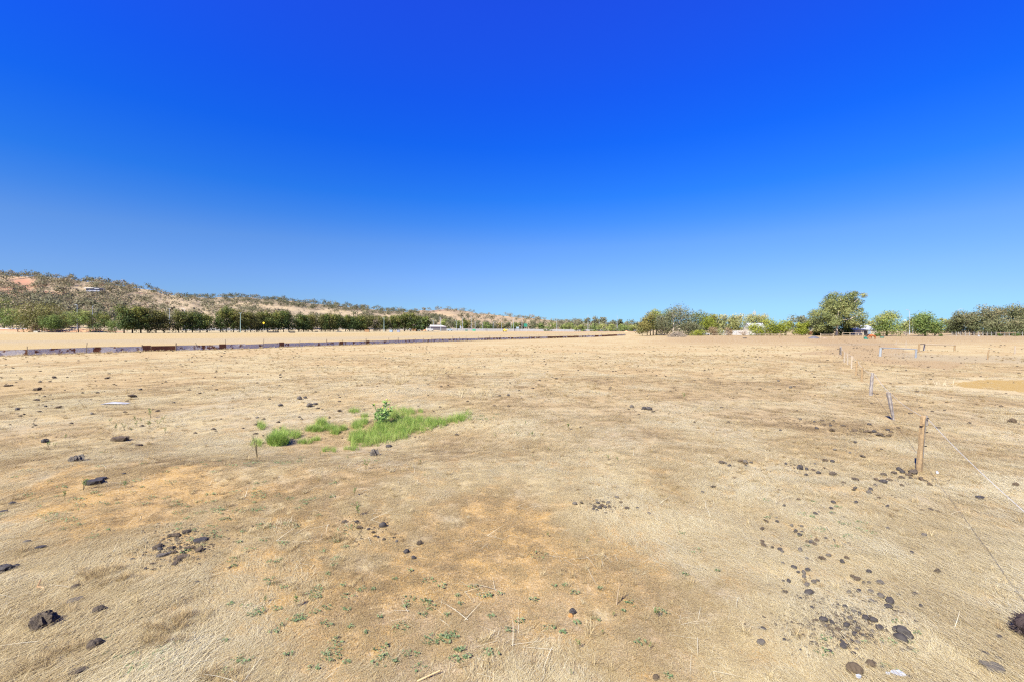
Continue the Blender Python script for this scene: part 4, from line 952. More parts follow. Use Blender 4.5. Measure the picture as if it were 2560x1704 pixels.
ld = thing('loader', 'yellow earth moving machine on the red dirt before the wall', 'loader', at(1262, 385))
link('body', MB().box((0, 0, 1.1), (3.2, 1.8, 1.0)).box((-.3, 0, 2.0), (1.2, 1.6, .9), 0, 0, .85).mesh('body', M_YEL), ld)
ar = link('arm', MB().tube([(1.2, 0, 1.5), (2.2, 0, 2.0), (3.0, 0, .7)], .18, 5).mesh('arm', M_YEL), ld); link('bucket', MB().box((3.2, 0, .5), (.8, 2.0, .8), 0, 0, .6).mesh('bucket', M_STRAP), ar)
for x in (-1.0, 1.0):
    for y in (-.95, .95): link('wheel', MB().tube([(x, y - .15, .55), (x, y + .15, .55)], .55, 10).mesh('wheel', M_BLACK), ld)
def sign(label, u, D, w, h, y, mat, cat='road sign', posts=2):
    P = at(u, D); z = CAM_H + (HY - y) * D / F - P[2]; o = thing('road_sign', label, cat, P)
    link('board', MB().box((0, 0, z), (w, .12, h)).mesh('board', mat), o)
    for q in ((-.32, .32) if posts == 2 else (0,)): link('post', MB().tube([(w * q, .1, -.2), (w * q, .1, z)], .1, 5).mesh('post', M_LAMP), o)
sign('large green road sign on two posts over the highway wall', 1314, 478, 3.6, 3.4, 813, M_SIGNG); sign('pale blue sign board left of the tall white mast', 1294, 476, 2.8, 1.8, 819.5, M_SKYB)
sign('pale blue notice board right of the lamp pole near the sheds', 1151, 470, 1.0, 2.6, 818, M_SKYB, posts=1)
ys = at(669, 252); yz = CAM_H + (HY - 808) * 252 / F - ys[2]
yo = thing('road_sign', 'yellow diamond sign hanging among the row trees', 'road sign', (ys[0], ys[1] - 4, ys[2])); 
bd = link('board', MB().box((0, 0, 0), (.95, .06, .95)).mesh('board', M_YEL), yo, (0, 0, yz), (0, .785, 0)); link('post', MB().tube([(0, .1, -.2), (0, .1, yz)], .05, 5).mesh('post', M_STRAP), yo)
for u, w, lab in ((690, 5.4, 'long black water trough under the tree row'), (737, 2.6, 'short dark trough with a tipped sheet under the tree row'), (796, 1.6, 'small black tub under the tree row'), (852, 2.6, 'grey tub under the right part of the tree row')):
    P = at(u, 246 if u < 760 else 285); o = tag(link('trough', None, None, (P[0], P[1] - 3, P[2])), lab, 'trough')
    link('body', MB().box((0, 0, .35), (w, 1.0, .62), 0, 0, 1.08).mesh('body', M_BLACK if u < 850 else M_STRAP), o); link('water', MB().box((0, 0, .64), (w * .92, .85, .05)).mesh('water', M_GREYW), o)
    if u == 737: link('sheet', MB().box((-1.6, -.2, .8), (2.2, .9, .05), .1).mesh('sheet', M_STRAP), o)
for i, u in enumerate((925, 984, 1002)):
    P = at(u, 300); o = tag(link('stored_box', None, None, (P[0], P[1] - 6, P[2])), ['brown box stack under the tree row near the greenish pole', 'white tank standing behind the tree stems', 'dark crate by the last row trees'][i], 'box')
    link('body', MB().box((0, 0, .7), (2.8 if i == 0 else 1.8, 1.4, 1.4)).mesh('body', [M_BROWN, M_SKYB, M_GREYW][i]), o); link('lid', MB().box((0, 0, 1.45), (2.9 if i == 0 else 1.9, 1.5, .1)).mesh('lid', [M_BROWN, M_WHITEP, M_BLACK][i]), o)
# left: red earth bank, old road edge, beam
bk = [at(u, 226) for u in range(-80, 300, 12)]; v = []; f = []
for i, P in enumerate(bk):
    hgt = 1.15 + .35 * math.sin(i * 1.7) + .2 * math.sin(i * .6); kf = 1 if i < 26 else max(0, (30 - i) / 5)
    v += [(P[0], P[1] - 4, P[2] - .2), (P[0], P[1] - .8, P[2] + hgt * .7 * kf), (P[0], P[1] + 1.2, P[2] + hgt * kf), (P[0], P[1] + 9, P[2] + hgt * kf), (P[0], P[1] + 20, P[2] - .2)]
for i in range(len(bk) - 1):
    for k in range(4): f.append((i * 5 + k, (i + 1) * 5 + k, (i + 1) * 5 + k + 1, i * 5 + k + 1))
kind(link('earth_bank', new_mesh('earth_bank', v, f, mat_simple('red_bank_earth', (.45, .26, .13), (.30, .17, .09), .7), True)), 'structure', 'red earth bank below the trees at far left')
P0, P1 = Vector(at(-40, 232)), Vector(at(78, 238)); rdm = MB(); c = (P0 + P1) / 2; rdm.box(c + Vector((0, 0, 1.55)), ((P1 - P0).length, 1.0, .5), math.atan2((P1 - P0).y, (P1 - P0).x))
tag(link('guard_rail', rdm.mesh('guard_rail', mat_simple('road_grey', (.52, .53, .55), (.45, .45, .47), 1))), 'pale grey road edge barrier above the red bank at far left', 'barrier')
P = at(91, 214); tag(link('block', MB().box((0, 0, .35), (1.9, .8, .75)).mesh('block', M_CREAM), None, P), 'cream block at the foot of the dead tan bush', 'block')
fl = thing('fallen_branch', 'pale fallen branch lying right of the dead tan bush', 'branch', at(102, 214)); bb = MB()
bb.tube([(-1.2, 0, 1.0), (.5, 0, .5), (3.2, 0, .1)], [.12, .1, .05], 5).tube([(.2, 0, .6), (1.3, -.2, 1.3)], [.06, .02], 4).tube([(1, 0, .4), (2.5, .3, .9)], [.05, .02], 4); link('wood', bb.mesh('wood', BARK_P), fl)
f2 = thing('fallen_branch', 'pale dead limb leaning by the bright green tree at left', 'branch', at(160, 222)); link('wood', MB().tube([(-1.5, 0, 2.2), (.2, 0, 1.2), (4.5, 0, .6)], [.1, .12, .05], 5).tube([(0, 0, 1.2), (.4, 0, 2.6)], [.07, .03], 4).mesh('wood', BARK_P), f2)
for i, u in enumerate((112, 163, 190, 205, 215, 248, 269, 289)):
    P = at(u, 205); tag(link('stake', MB().tube([(0, 0, -.1), (.05, 0, .85)], .06, 5).mesh('stake', M_POSTD), None, P), 'thin dark stake in the line at the far edge of the golden paddock', 'stake', 'stakes at the far paddock edge')
# house on the hill
hp = hillA.pos(np.array(239.), np.array(.70)); hz = CAM_H + (HY - 722) * hp[1] / F
hh_ = thing('hill_house', 'long white roofed house among the trees on the nearest hill', 'house', (float(hp[0]), float(hp[1]), hz - 5), -.12)
link('wall', MB().box((0, 0, 2.5), (25, 9, 5)).mesh('wall', M_GREYW), hh_); link('roof', MB().box((-5, -1, 5.5), (19, 12, .9), 0, 0, .92).mesh('roof', M_WROOF), hh_); link('roof', MB().box((9.5, -1, 4.6), (9, 11, .7), 0, 0, .92).mesh('roof', M_WROOF), hh_)
# homestead
M_FIBROW = mat_simple('pale_wall', (.27, .27, .265), (.22, .22, .21), 1)
ho_, L = gable('homestead', 'white walled house with pale metal roof behind the lime trees', 1876, 215, 1914, 216, 5, 3.4, 5.4, M_FIBROW, M_WROOF, 'house', doors=[('door', 3.0, 1.0, 0, 2.1, M_GREYW), ('window', 6.0, 1.4, 1.0, 1.1, M_DARK)])
M_FENP = mat_simple('white_fence_paint', (.38, .38, .37), (.30, .295, .28), 2)
for nm, ua, ub, lab in (('white_fence', 1799, 1824, 'left run of white panel fence behind the reddish bush'), ('white_fence', 1831, 1900, 'right run of white panel fence in front of the house')):
    A, B = Vector(at(ua, 206)), Vector(at(ub, 204)); o = thing(nm, lab, 'fence', A); n = max(3, int((B - A).length / 1.6)); d = (B - A) / n
    for k in range(n):
        c = d * (k + .5); link('panel', MB().box(c + Vector((0, 0, 1.05)), (d.length * .94, .06, 1.85 + .1 * (k % 2)), math.atan2(d.y, d.x)).mesh('panel', M_FENP), o)
        link('post', MB().box(d * k + Vector((0, -.06, 1.0)), (.1, .1, 2.05)).mesh('post', M_WHITEP), o)
P = at(1762, 196); o = thing('white_car', 'white car front showing between bushes right of the brush pile', 'car', at(1761, 200)); o.name = 'parked_car'
link('body', MB().box((0, 0, .6), (4.0, 1.7, .7)).box((-.3, 0, 1.2), (2.2, 1.5, .55), 0, 0, .8).mesh('body', M_WHITEP), o); link('window', MB().box((-.3, -.74, 1.22), (1.6, .06, .34)).mesh('window', M_DARK), o)
for x in (-1.3, 1.3): link('wheel', MB().tube([(x, -.85, .32), (x, -.65, .32)], .33, 10).mesh('wheel', M_BLACK), o)
# brick wall, sheds behind the horses
M_BRICK = mat_simple('terracotta_wall', (.47, .22, .12), (.36, .16, .09), 2)
A, B = Vector(at(2020, 196)), Vector(at(2056, 196)); o = thing('brick_wall', 'low terracotta wall with pale cap left of the giant gum', 'wall', A); d = B - A
link('wall', MB().box(d / 2 + Vector((0, 0, .95)), (d.length, .3, 1.5)).mesh('wall', M_BRICK), o); link('cap', MB().box(d / 2 + Vector((0, -.02, 1.86)), (d.length + .2, .5, .3)).mesh('cap', M_CREAM), o); link('pillar', MB().box(d * .78 + Vector((0, -.3, 1.1)), (.8, .6, 2.0)).mesh('pillar', M_CREAM), o)
M_FIBRO = mat_simple('tan_fibro', (.50, .44, .34), (.40, .35, .27), .8)
gable('stable', 'low tan stable with dark doorway behind the horses', 2136, 192, 2193, 194, 6, 2.3, 2.75, M_FIBRO, M_WROOF, 'stable', doors=[('doorway', 5.6, 1.8, 0, 1.9, M_DARK), ('panel', 7.4, 1.3, 0, 2.1, M_SKYB), ('post', .3, .4, 0, 2.3, M_WHITEP)])  # doorway is a dark panel on the wall, its shade is painted
gable('small_shed', 'small pale gabled roof rising behind the tan stable', 2160, 205, 2184, 206, 5, 2.6, 4.1, M_SKYB, M_WROOF, 'shed')
gable('dark_shed', 'dark lean-to under a green roof beside the giant gum', 2126, 194, 2136, 194, 5, 2.3, 2.8, M_GREYW, mat_simple('pale_green_roof', (.42, .55, .50), (.34, .45, .41), 1), 'shed')
# dark gravel heap
def heap(name, label, u, y, w, h, mat, cat, seed, squash=.7):
    P = Vector(hit(u, y)); W = ht(w, P.y) / 2; H = ht(h, P.y); n, k = 9, 22; v = []; f = []
    rg = random.Random(seed)
    for i in range(n):
        r = 1 - i / (n - 1)
        for j in range(k):
            a = 2 * math.pi * j / k; rr = W * r * (1 + .12 * math.sin(3 * a + seed)); v.append((rr * math.cos(a), rr * squash * math.sin(a), H * (1 - r ** 1.6) * (1 + .1 * rg.random()) - .1 * (i == 0)))
    for i in range(n - 1):
        for j in range(k): f.append((i * k + j, i * k + (j + 1) % k, (i + 1) * k + (j + 1) % k, (i + 1) * k + j))
    return tag(link(name, new_mesh(name, v, f, mat, True), None, P), label, cat)
heap('gravel_heap', 'dark grey gravel heap left of the giant gum', 2035, 846, 28, 6, mat_simple('dark_gravel', (.13, .12, .13), (.08, .075, .08), 6), 'heap', 1)
heap('soil_heap', 'small brown soil heap beside the dark gravel heap', 2062, 846, 14, 2.6, mat_simple('brown_soil', (.30, .21, .14), (.2, .14, .09), 6), 'heap', 2)
heap('soil_heap', 'red dirt mound on the cleared ground before the highway wall', 1566, 830.5, 14, 3.5, mat_simple('red_soil', (.50, .27, .14), (.40, .21, .11), 2), 'heap', 3)
# tubs
M_TUB = mat_simple('green_tub', (.03, .20, .16), (.02, .14, .11), 4, .5)
for i, (u, y, w, h) in enumerate(((2165, 847.5, 10, 5), (2205, 844.5, 9, 2.6))):
    P = Vector(hit(u, y)); W = ht(w, P.y) / 2; H = ht(h, P.y); o = thing('feed_tub', ['green feed tub the two horses eat from', 'flat dark green tub right of the horses'][i], 'tub', P)
    link('body', MB().tube([(0, 0, 0), (0, 0, H)], [W * .8, W], 14).mesh('body', M_TUB), o); link('rim', MB().tube([(0, 0, H - .04), (0, 0, H + .05)], [W * 1.06, W * 1.06], 14).mesh('rim', M_TUB), o); link('feed', MB().tube([(0, 0, H + .04), (0, 0, H + .07)], [W * .9, W * .85], 14).mesh('feed', M_POSTD), o)
# ring tyre fragment
P = Vector(hit(1862, 846)); tag(link('tyre', MB().tube([(math.cos(a) * .5, .35 * math.sin(a), .12) for a in np.linspace(0, 6.283, 15)], .13, 6).mesh('tyre', M_BLACK), None, P), 'black tyre lying on the bare dirt before the white fence', 'tyre')
P = Vector(hit(2447, 841)); tag(link('drum', MB().tube([(0, 0, 0), (0, 0, .45)], .3, 10).mesh('drum', M_WHITEP), None, P), 'small white drum in front of the dense grove', 'drum')

# ------------------------------------------------------------------ the two horses
def horse(label, loc, rotz, scale, coat, hair):
    J = [((-.62, 0, 1.22), .27), ((-.2, 0, 1.16), .285), ((.2, 0, 1.14), .29), ((.55, 0, 1.18), .27), ((.80, 0, 1.20), .19), ((1.08, 0, .98), .135), ((1.30, 0, .76), .12), ((1.42, 0, .52), .085), ((1.47, 0, .36), .06)]
    E = [(i, i + 1) for i in range(8)]
    def leg(root, pts):
        p = root
        for co_, r in pts: J.append((co_, r)); E.append((p, len(J) - 1)); p = len(J) - 1
    for sy, dx in ((.15, .0), (-.15, .14)):
        leg(3, [((.56 + dx * .4, sy, .86), .12), ((.58 + dx, sy, .50), .065), ((.57 + dx, sy, .24), .045), ((.60 + dx, sy, .06), .055)])
        leg(0, [((-.62 - dx * .3, sy, .88), .16), ((-.50 - dx, sy, .70), .10), ((-.74 - dx, sy, .46), .062), ((-.70 - dx, sy, .22), .045), ((-.67 - dx, sy, .06), .055)])
    me = bpy.data.meshes.new('horse'); me.from_pydata([j[0] for j in J], E, []); me.materials.append(coat)
    o = link('horse', me, None, loc, (0, 0, rotz), scale); tag(o, label, 'horse')
    sk = o.modifiers.new('skin', 'SKIN'); o.modifiers.new('sub', 'SUBSURF').levels = 2; o.modifiers[-1].render_levels = 2
    for i, (_, r) in enumerate(J): me.skin_vertices[0].data[i].radius = (r, r)
    me.skin_vertices[0].data[0].use_root = True
    link('tail', MB().tube([(-.86, 0, 1.30), (-.98, 0, 1.1), (-1.0, 0, .7), (-.96, 0, .45)], [.05, .07, .07, .02], 6).mesh('tail', hair, True), o)
    link('mane', MB().tube([(.72, 0, 1.40), (1.0, 0, 1.16), (1.24, 0, .93)], [.03, .07, .04], 6).mesh('mane', hair, True), o)
    for sy in (.06, -.06): link('ear', MB().tube([(1.24, sy, .90), (1.20, sy * 1.3, 1.04)], [.035, .008], 5).mesh('ear', coat), o)
    for x, sy in ((.60, .15), (.74, -.15), (-.67, .15), (-.81, -.15)): link('hoof', MB().tube([(x, sy, 0), (x, sy, .08)], [.07, .055], 8).mesh('hoof', M_BLACK), o)
    return o
m_ch = mat_simple('chestnut_coat', (.34, .115, .035), (.26, .08, .025), 4, .5); m_bl = mat_simple('dark_coat', (.05, .038, .034), (.03, .022, .02), 4, .5); m_tail = mat_simple('tail_hair', (.22, .07, .025), (.15, .05, .02), 9)
horse('chestnut horse with head lowered to the green tub', hit(2181, 848.5), math.radians(184), 1.02, m_ch, m_tail)
P = Vector(hit(2173, 846.5)); horse('dark brown horse feeding beyond the chestnut horse', P, math.radians(192), 1.0, m_bl, m_bl)

# ------------------------------------------------------------------ dung, stones and litter lying on the grass
def lump(name, seed, form):
    import bmesh
    rg = random.Random(seed); bm = bmesh.new(); bmesh.ops.create_icosphere(bm, subdivisions={'slab': 3, 'clod': 4, 'crumb': 3, 'nut': 3}.get(form, 2), radius=1.0)
    for vtx in bm.verts:
        p = vtx.co.copy(); x, y, z = p
        nz = float(fbm(np.array(x * 1.7 + z * 1.1 + seed), np.array(y * 1.7 - z * .9), seed, 3)) - .5
        nf2 = float(fbm(np.array(x * 5 + z * 3 + seed), np.array(y * 5 - z * 4), seed + 9, 2)) - .5
        if form == 'bean': k = (1 + .35 * nz + .10 * nf2); p = Vector((x * .62, y * .40, z * .36)) * k
        elif form == 'nut': k = (1 + .55 * nz + .38 * nf2); p = Vector((x * .52, y * .45, z * .38)) * k
        elif form == 'crumb': k = (1 + .9 * nz + .75 * nf2); p = Vector((x * .6, y * .46, z * .26)) * k
        elif form == 'slab': k = (1 + .7 * nz + .25 * nf2); p = Vector((x * .6 * k, y * .42 * k, max(-.5, min(.5, z * 2)) * .26 * (1 + .6 * nf2)))
        elif form == 'clod': n3_ = float(fbm(np.array(x * 13 + z * 9 + seed), np.array(y * 13 - z * 11), seed + 19, 2)) - .5; k = (1 + .8 * nz + .6 * nf2 + .4 * n3_); p = Vector((x * .55, y * .42, z * .40)) * k
        vtx.co = p
    me = bpy.data.meshes.new(name); bm.to_mesh(me); bm.free()
    if form in ('bean',): me.polygons.foreach_set('use_smooth', np.ones(len(me.polygons), bool))
    return me
M_DUNG = mat_simple('dry_dung', (.066, .056, .049), (.023, .02, .018), 34, .62, bmp=.6, bdist=.008)
M_DUNGB = mat_simple('brown_dung', (.125, .09, .055), (.042, .03, .019), 30, .85, bmp=.7, bdist=.01)
M_DUNGG = mat_simple('grey_dung', (.14, .12, .095), (.055, .046, .036), 26, .85, bmp=.7, bdist=.01)
M_CLOD = mat_simple('bark_clod', (.14, .108, .075), (.04, .03, .02), 22, .9, bmp=.9, bdist=.02)
FORMS = []
for sd, fm in ((1, 'bean'), (2, 'bean'), (3, 'nut'), (4, 'nut'), (5, 'nut'), (6, 'bean')):
    for m in (M_DUNG, M_DUNG, M_DUNGG):
        me = lump('dung_nugget', sd + len(FORMS), fm); me.materials.append(m); FORMS.append(me)
CRUMB = []; CLEAR = []
for sd in (11, 12, 13, 14, 15):
    me = lump('dung_crumb', sd, 'crumb'); me.materials.append(M_DUNGB if sd % 2 else M_CLOD); CRUMB.append(me)

D_R1 = [(820,42,70),(905,12,35),(1045,5,80),(1290,20,110),(2195,35,80),(1695,122,105),(1490,182,65),(1470,212,40),(2080,130,90),(2195,165,120),(2300,130,80),(2060,230,60),(1695,275,60),(1665,305,60),(1250,278,45),(1880,265,40),(1975,300,90),(1940,352,85),(2255,360,35),(1780,340,35),(340,312,50),(398,298,38),(488,392,42),(685,480,65),(210,500,40),(430,590,60),(445,560,40),(1305,528,75),(1710,528,80),(2118,450,60),(1920,483,40),(2270,600,65),(1268,636,65),(995,730,75),(1050,705,50),(1275,722,60),(1500,797,50),(1435,797,45),(1262,830,45),(185,735,42),(182,760,45),(292,803,52),(385,826,38),(305,870,60),(110,860,80),(565,945,58),(740,955,62),(680,935,35),(635,1035,65),(620,1062,55),(742,1053,50),(705,1108,80),(858,1105,40),(1168,1172,60),(1325,1205,50),(1342,1235,45),(1495,1280,60),(1590,1265,65),(832,1228,55),(910,1220,70),(900,1250,65),(965,1265,80),(1005,1212,75),(40,1225,65),(70,1290,90),(35,1000,70),(215,1332,60),(355,1362,75),(395,1405,65),(715,1380,90),(1100,1525,115),(1220,1475,80),(835,1535,65),(1550,1520,75),(2275,995,75)]
D_R2 = [(35,33,45),(180,85,65),(355,118,65),(305,152,60),(310,205,55),(235,150,45),(42,262,42),(110,262,65),(345,312,72),(435,272,65),(485,258,45),(65,403,55),(370,410,100),(800,12,65),(1145,143,70),(940,205,60),(990,235,70),(1080,285,45),(1145,287,50),(1290,283,85),(890,405,55),(1015,390,65),(1165,397,65),(955,457,42),(1300,455,95),(1540,440,50),(1740,435,70),(1185,525,65),(1240,530,35),(1415,520,110),(1395,590,90),(845,592,60),(1820,592,68),(1980,587,35),(260,490,45),(560,497,40),(410,605,50),(750,570,40),(950,655,65),(1025,680,60),(905,745,65),(1105,735,85),(965,792,55),(1205,765,85),(835,752,35),(560,757,95),(465,768,50),(670,798,65),(860,830,85),(1005,880,65),(865,888,45),(590,845,45),(750,885,60),(1285,865,100),(1195,918,60),(1385,915,55),(1465,978,60),(965,945,80),(1080,965,50),(1180,970,60),(995,1055,65),(800,1040,50),(820,1095,100),(1225,1060,50),(1320,1070,60),(1665,1140,70),(1575,1160,75),(920,1040,60),(990,1140,45),(945,1190,60),(645,1165,60),(1655,1503,70),(2140,1385,38),(55,1017,52),(400,1048,40),(265,1150,40),(1075,1268,35),(1750,785,50),(730,1265,30)]
D_R3 = [(1215,213,90),(1305,155,90),(1360,200,80),(1465,250,95),(1540,195,130),(1340,292,85),(1500,300,60),(1360,430,65),(1690,320,90),(1775,350,45),(1835,412,80),(1175,600,40),(1235,632,40),(1850,852,75),(1690,862,55),(1980,880,60),(2025,895,40)]
D_R4 = [(190,87,22),(165,125,20),(237,107,15),(437,152,18),(590,315,22),(875,50,45),(1020,125,50),(1015,142,20),(1115,167,20),(920,178,25),(1060,162,20),(1130,188,18),(1250,236,24),(1035,290,18),(1418,295,22),(1618,315,20),(1208,495,20),(1135,505,35),(1115,490,20),(1065,518,25),(1012,503,20),(1148,572,28),(1390,520,40),(1360,530,25),(1465,508,20),(1525,525,35),(1300,533,35),(1410,565,35),(1490,578,40),(1640,578,45),(1330,612,40),(1510,632,60),(900,634,30),(1945,563,40),(2005,497,20),(1860,628,50),(1930,650,60),(2000,650,50),(2065,685,60),(2165,630,40),(2200,655,40),(2110,700,40),(2175,695,50),(1780,640,50),(1720,775,25),(1780,775,45),(2090,858,30),(1540,862,38),(1870,938,55),(1720,900,35),(1295,742,30),(205,1010,60),(258,1022,32),(430,995,50),(490,1010,60),(555,1012,35),(300,1050,45),(355,1053,25),(500,1053,35),(365,1092,22),(607,1088,26),(670,1108,25),(785,1117,20),(1425,988,60),(1510,1000,50),(1310,1030,35),(965,1030,35),(1130,1075,80),(1210,1090,50),(1285,1100,40),(1420,1080,40),(1185,1053,20)]
D_R5 = [(2125,1075,55),(2050,1158,45),(2010,1230,65),(2120,1275,65),(1730,928,45),(1325,296,40),(1435,135,45)]
D_C = [(1085,1308,36),(1122,1332,42),(1098,1352,38),(1152,1342,32),(1135,1298,28),(1055,1342,34),(1045,1365,30),(1180,1305,34),(1190,1345,30),(1075,1375,26),(1258,1258,35),(1292,1305,30),(935,1310,30),(870,1315,40),(1155,1400,28),(1350,1355,40),(1450,1355,25),(1555,1405,30),(2050,1210,28),(2295,1158,22),(2140,1160,40),(1798,1260,22),(1945,1272,18)]
D_C2 = [(1555,445,50),(1590,470,30),(1735,488,20),(1615,460,20),(1510,440,40),(1395,425,40),(180,322,35),(260,318,40),(120,328,18),(540,220,20),(700,165,30),(275,205,25),(325,203,15),(1260,215,14),(1075,240,14),(770,230,14),(2210,213,18),(1750,280,22),(1800,270,20)]
D_M = [(545,345,60),(600,340,35),(270,353,25),(370,412,40),(640,413,60),(690,400,40),(915,463,40),(160,525,25),(215,540,25),(370,620,25),(1190,843,20),(940,712,20),(285,135,15),(370,132,25)]
D_6 = [(190,425,110),(510,415,85),(555,450,80),(580,560,120),(800,600,80),(920,675,90),(950,775,70),(1030,795,80),(1170,855,80),(1415,808,70),(1490,905,80),(1545,1100,45),(1900,1305,110),(490,118,45),(720,520,50),(830,495,50),(1260,440,60),(560,960,60)]
D_L = [(700,600,120),(850,590,150),(1090,510,150),(1180,470,100),(330,900,180),(420,960,130),(730,920,130),(800,1030,120),(940,920,80),(990,1030,90),(1080,930,80),(1240,910,150),(1440,970,200),(860,1270,150),(800,1350,120),(920,1390,60),(210,1345,80),(330,1305,60),(40,1460,80),(265,1480,80)]
D_LF = [(15,157,25),(60,230,40),(105,228,30),(190,168,25),(500,155,45),(460,192,25),(370,195,30),(620,152,20),(870,160,18),(985,160,40),(1045,218,25),(1070,225,20),(890,230,18),(345,260,70),(335,360,45),(420,422,25),(475,410,18),(535,430,40),(160,450,35),(10,467,18),(845,490,32),(730,370,22),(1215,325,65),(1290,265,35),(895,295,30),(765,288,15),(920,330,14),(1170,372,28),(330,535,18),(300,610,20)]
groups = [
    (D_R1, 1900, 1180, 7.127, 'dark dung nugget strewn across the straw left of the tall yellow post', 'dung strewn below the fence line', .25),
    (D_R2, 1950, 1400, 5.158, 'dark dung nugget in the thick scatter at the lower right', 'dung scatter at lower right', .15),
    (D_R3, 2060, 1150, 6.93, 'crumbling dung piece around the foot of the tall yellow post', 'dung at the foot of the yellow post', .6),
    (D_R4, 1760, 940, 4.712, 'small dung piece out on the straw left of the leaning grey post', 'dung left of the leaning post', .4),
    (D_R5, 1920, 1300, 3.68, 'smooth dark dung bean in the pale straw near the lower right corner', 'dung beans near the lower right corner', 0),
    (D_C, 1200, 900, 3.68, 'dung piece of the loose heap right of the picture centre', 'loose dung heap right of centre', .4),
    (D_C2, 1200, 900, 3.68, 'tiny dark dung speck far out in the middle of the paddock', 'far dung specks in mid paddock', .3),
    (D_M, 600, 900, 3.68, 'dark dung crumb behind and left of the green grass patch', 'dung behind the green patch', .5),
    (D_6, 840, 1260, 9.82, 'dung lump of the broken heap below the green grass patch', 'broken dung heap below the green patch', .5),
    (D_L, 360, 1280, 10.455, 'crumbled brown dung of the spread heap at lower left', 'spread dung heap at lower left', .85),
    (D_LF, 0, 900, 3.68, 'small dark dung clot on the straw in the left middle distance', 'dung clots at left', .85)]
allp = []
for lst, ox, oy, sc_, lab, grp, pc in groups:
    for x, y, w in lst: allp.append((w / sc_, ox + x / sc_, oy + y / sc_ + .25 * w / sc_, lab, grp, pc))
allp.sort(key=lambda q: -q[0]); singles = allp[:285]; rest = allp[285:]
hits = hit(np.array([q[1] for q in singles]), np.array([q[2] for q in singles])); drng = random.Random(21)
for (w, u, y, lab, grp, pc), P in zip(singles, hits):
    S = w * P[1] / F * (1.0 if y > 1010 else .8)
    S = min(S, .34); CLEAR.append((P[0], P[1] - S * .2, S * .52 + .025)); me = drng.choice(CRUMB) if drng.random() < pc else drng.choice(FORMS)
    o = link(me.name.split('.')[0], me, None, (P[0], P[1], P[2] + S * .25), (drng.gauss(0, .2), drng.gauss(0, .2), drng.gauss(.3, .8)), (S, S, S * drng.uniform(.85, 1.15)))
    tag(o, lab, 'dung', grp)
# finer crumbs and far specks, beyond counting
V = []; Fq = []; off = 0
def add_crumb(P, S, rg):
    global off
    a = rg.random() * 6.28; me = CRUMB_LO[rg.randrange(4)]; cs, sn = math.cos(a) * S, math.sin(a) * S
    v = np.stack([me[0][:, 0] * cs - me[0][:, 1] * sn + P[0], me[0][:, 0] * sn + me[0][:, 1] * cs + P[1], me[0][:, 2] * S * .8 + P[2] + S * .12], 1)
    V.append(v); Fq.append(me[1] + off); off += len(v)
import bmesh
CRUMB_LO = []
for sd in range(4):
    bm = bmesh.new(); bmesh.ops.create_icosphere(bm, subdivisions=1, radius=.5); rg = random.Random(sd + 50)
    for q in bm.verts: q.co = Vector((q.co.x * 1.2, q.co.y * .8, q.co.z * .7)) * rg.uniform(.6, 1.25)
    CRUMB_LO.append((np.array([tuple(q.co) for q in bm.verts]), np.array([[l.index for l in f.verts] for f in bm.faces]))); bm.free()
crg = random.Random(8)
if rest:
    for (w, u, y, *_), P in zip(rest, hit(np.array([q[1] for q in rest]), np.array([q[2] for q in rest]))): add_crumb(P, w * P[1] / F, crg)
spots = []
for n, u0, y0, su, sy, r0, r1 in ((900, 2095, 1562, 78, 36, .008, .04), (420, 2010, 1515, 45, 30, .008, .035), (120, 2200, 1550, 60, 25, .01, .04), (420, 440, 1360, 62, 26, .01, .055), (160, 905, 1316, 36, 18, .008, .035), (170, 1505, 1262, 30, 12, .01, .04), (160, 2165, 1080, 36, 8, .015, .06), (160, 2010, 1052, 60, 9, .015, .06), (90, 2010, 1160, 30, 6, .012, .05), (80, 2260, 1195, 40, 10, .012, .05),
                                  (50, 2010, 1165, 50, 9, .012, .045), (40, 760, 1000, 60, 10, .02, .06), (50, 1620, 1020, 30, 6, .015, .06), (120, 2130, 1330, 140, 90, .008, .03), (150, 700, 1620, 260, 60, .005, .018), (120, 1500, 1560, 260, 90, .005, .016), (90, 300, 1580, 200, 70, .006, .022), (60, 2200, 850, 120, 4, .10, .2), (40, 2250, 905, 60, 9, .05, .12), (120, 2160, 893, 90, 14, .05, .14)):
    for _ in range(n): spots.append((crg.gauss(u0, su), crg.gauss(y0, sy), crg.uniform(r0, r1)))
for _ in range(1050):                                                   # far specks all over the paddock
    D = 14 + 75 * crg.random() ** 1.3; u = crg.uniform(-40, 2600); spots.append((u, HY + F * CAM_H / D, crg.choice((.06, .08, .12, .18)) * (.6 + D / 75)))
for _ in range(170):
    k = crg.random(); spots.append((2095 + 89 * k + crg.gauss(0, 2 + 4 * k), 849 + 30 * k ** .85 + crg.gauss(0, .6 + k), crg.uniform(.05, .13)))
spots = [(u, min(y, 1760), r) for u, y, r in spots if y > 845]
Xs = np.array([(q[0] - CX) / F * (F * CAM_H / (q[1] - HY)) for q in spots]); Ys = np.array([F * CAM_H / (q[1] - HY) for q in spots]); Zs = zfun(Xs, Ys)
for (u, y, r), x_, y_, z_ in zip(spots, Xs, Ys, Zs):
    if y_ < np.interp(x_, FX, FY) - 1: add_crumb((x_, y_, z_), r, crg)
kind(link('dung_crumbs', new_mesh('dung_crumbs', np.vstack(V), np.vstack(Fq), mat_simple('dung_crumb', (.085, .063, .042), (.03, .022, .015), 30, .85))), 'stuff', 'crumbled dung specks all over the dry grass')

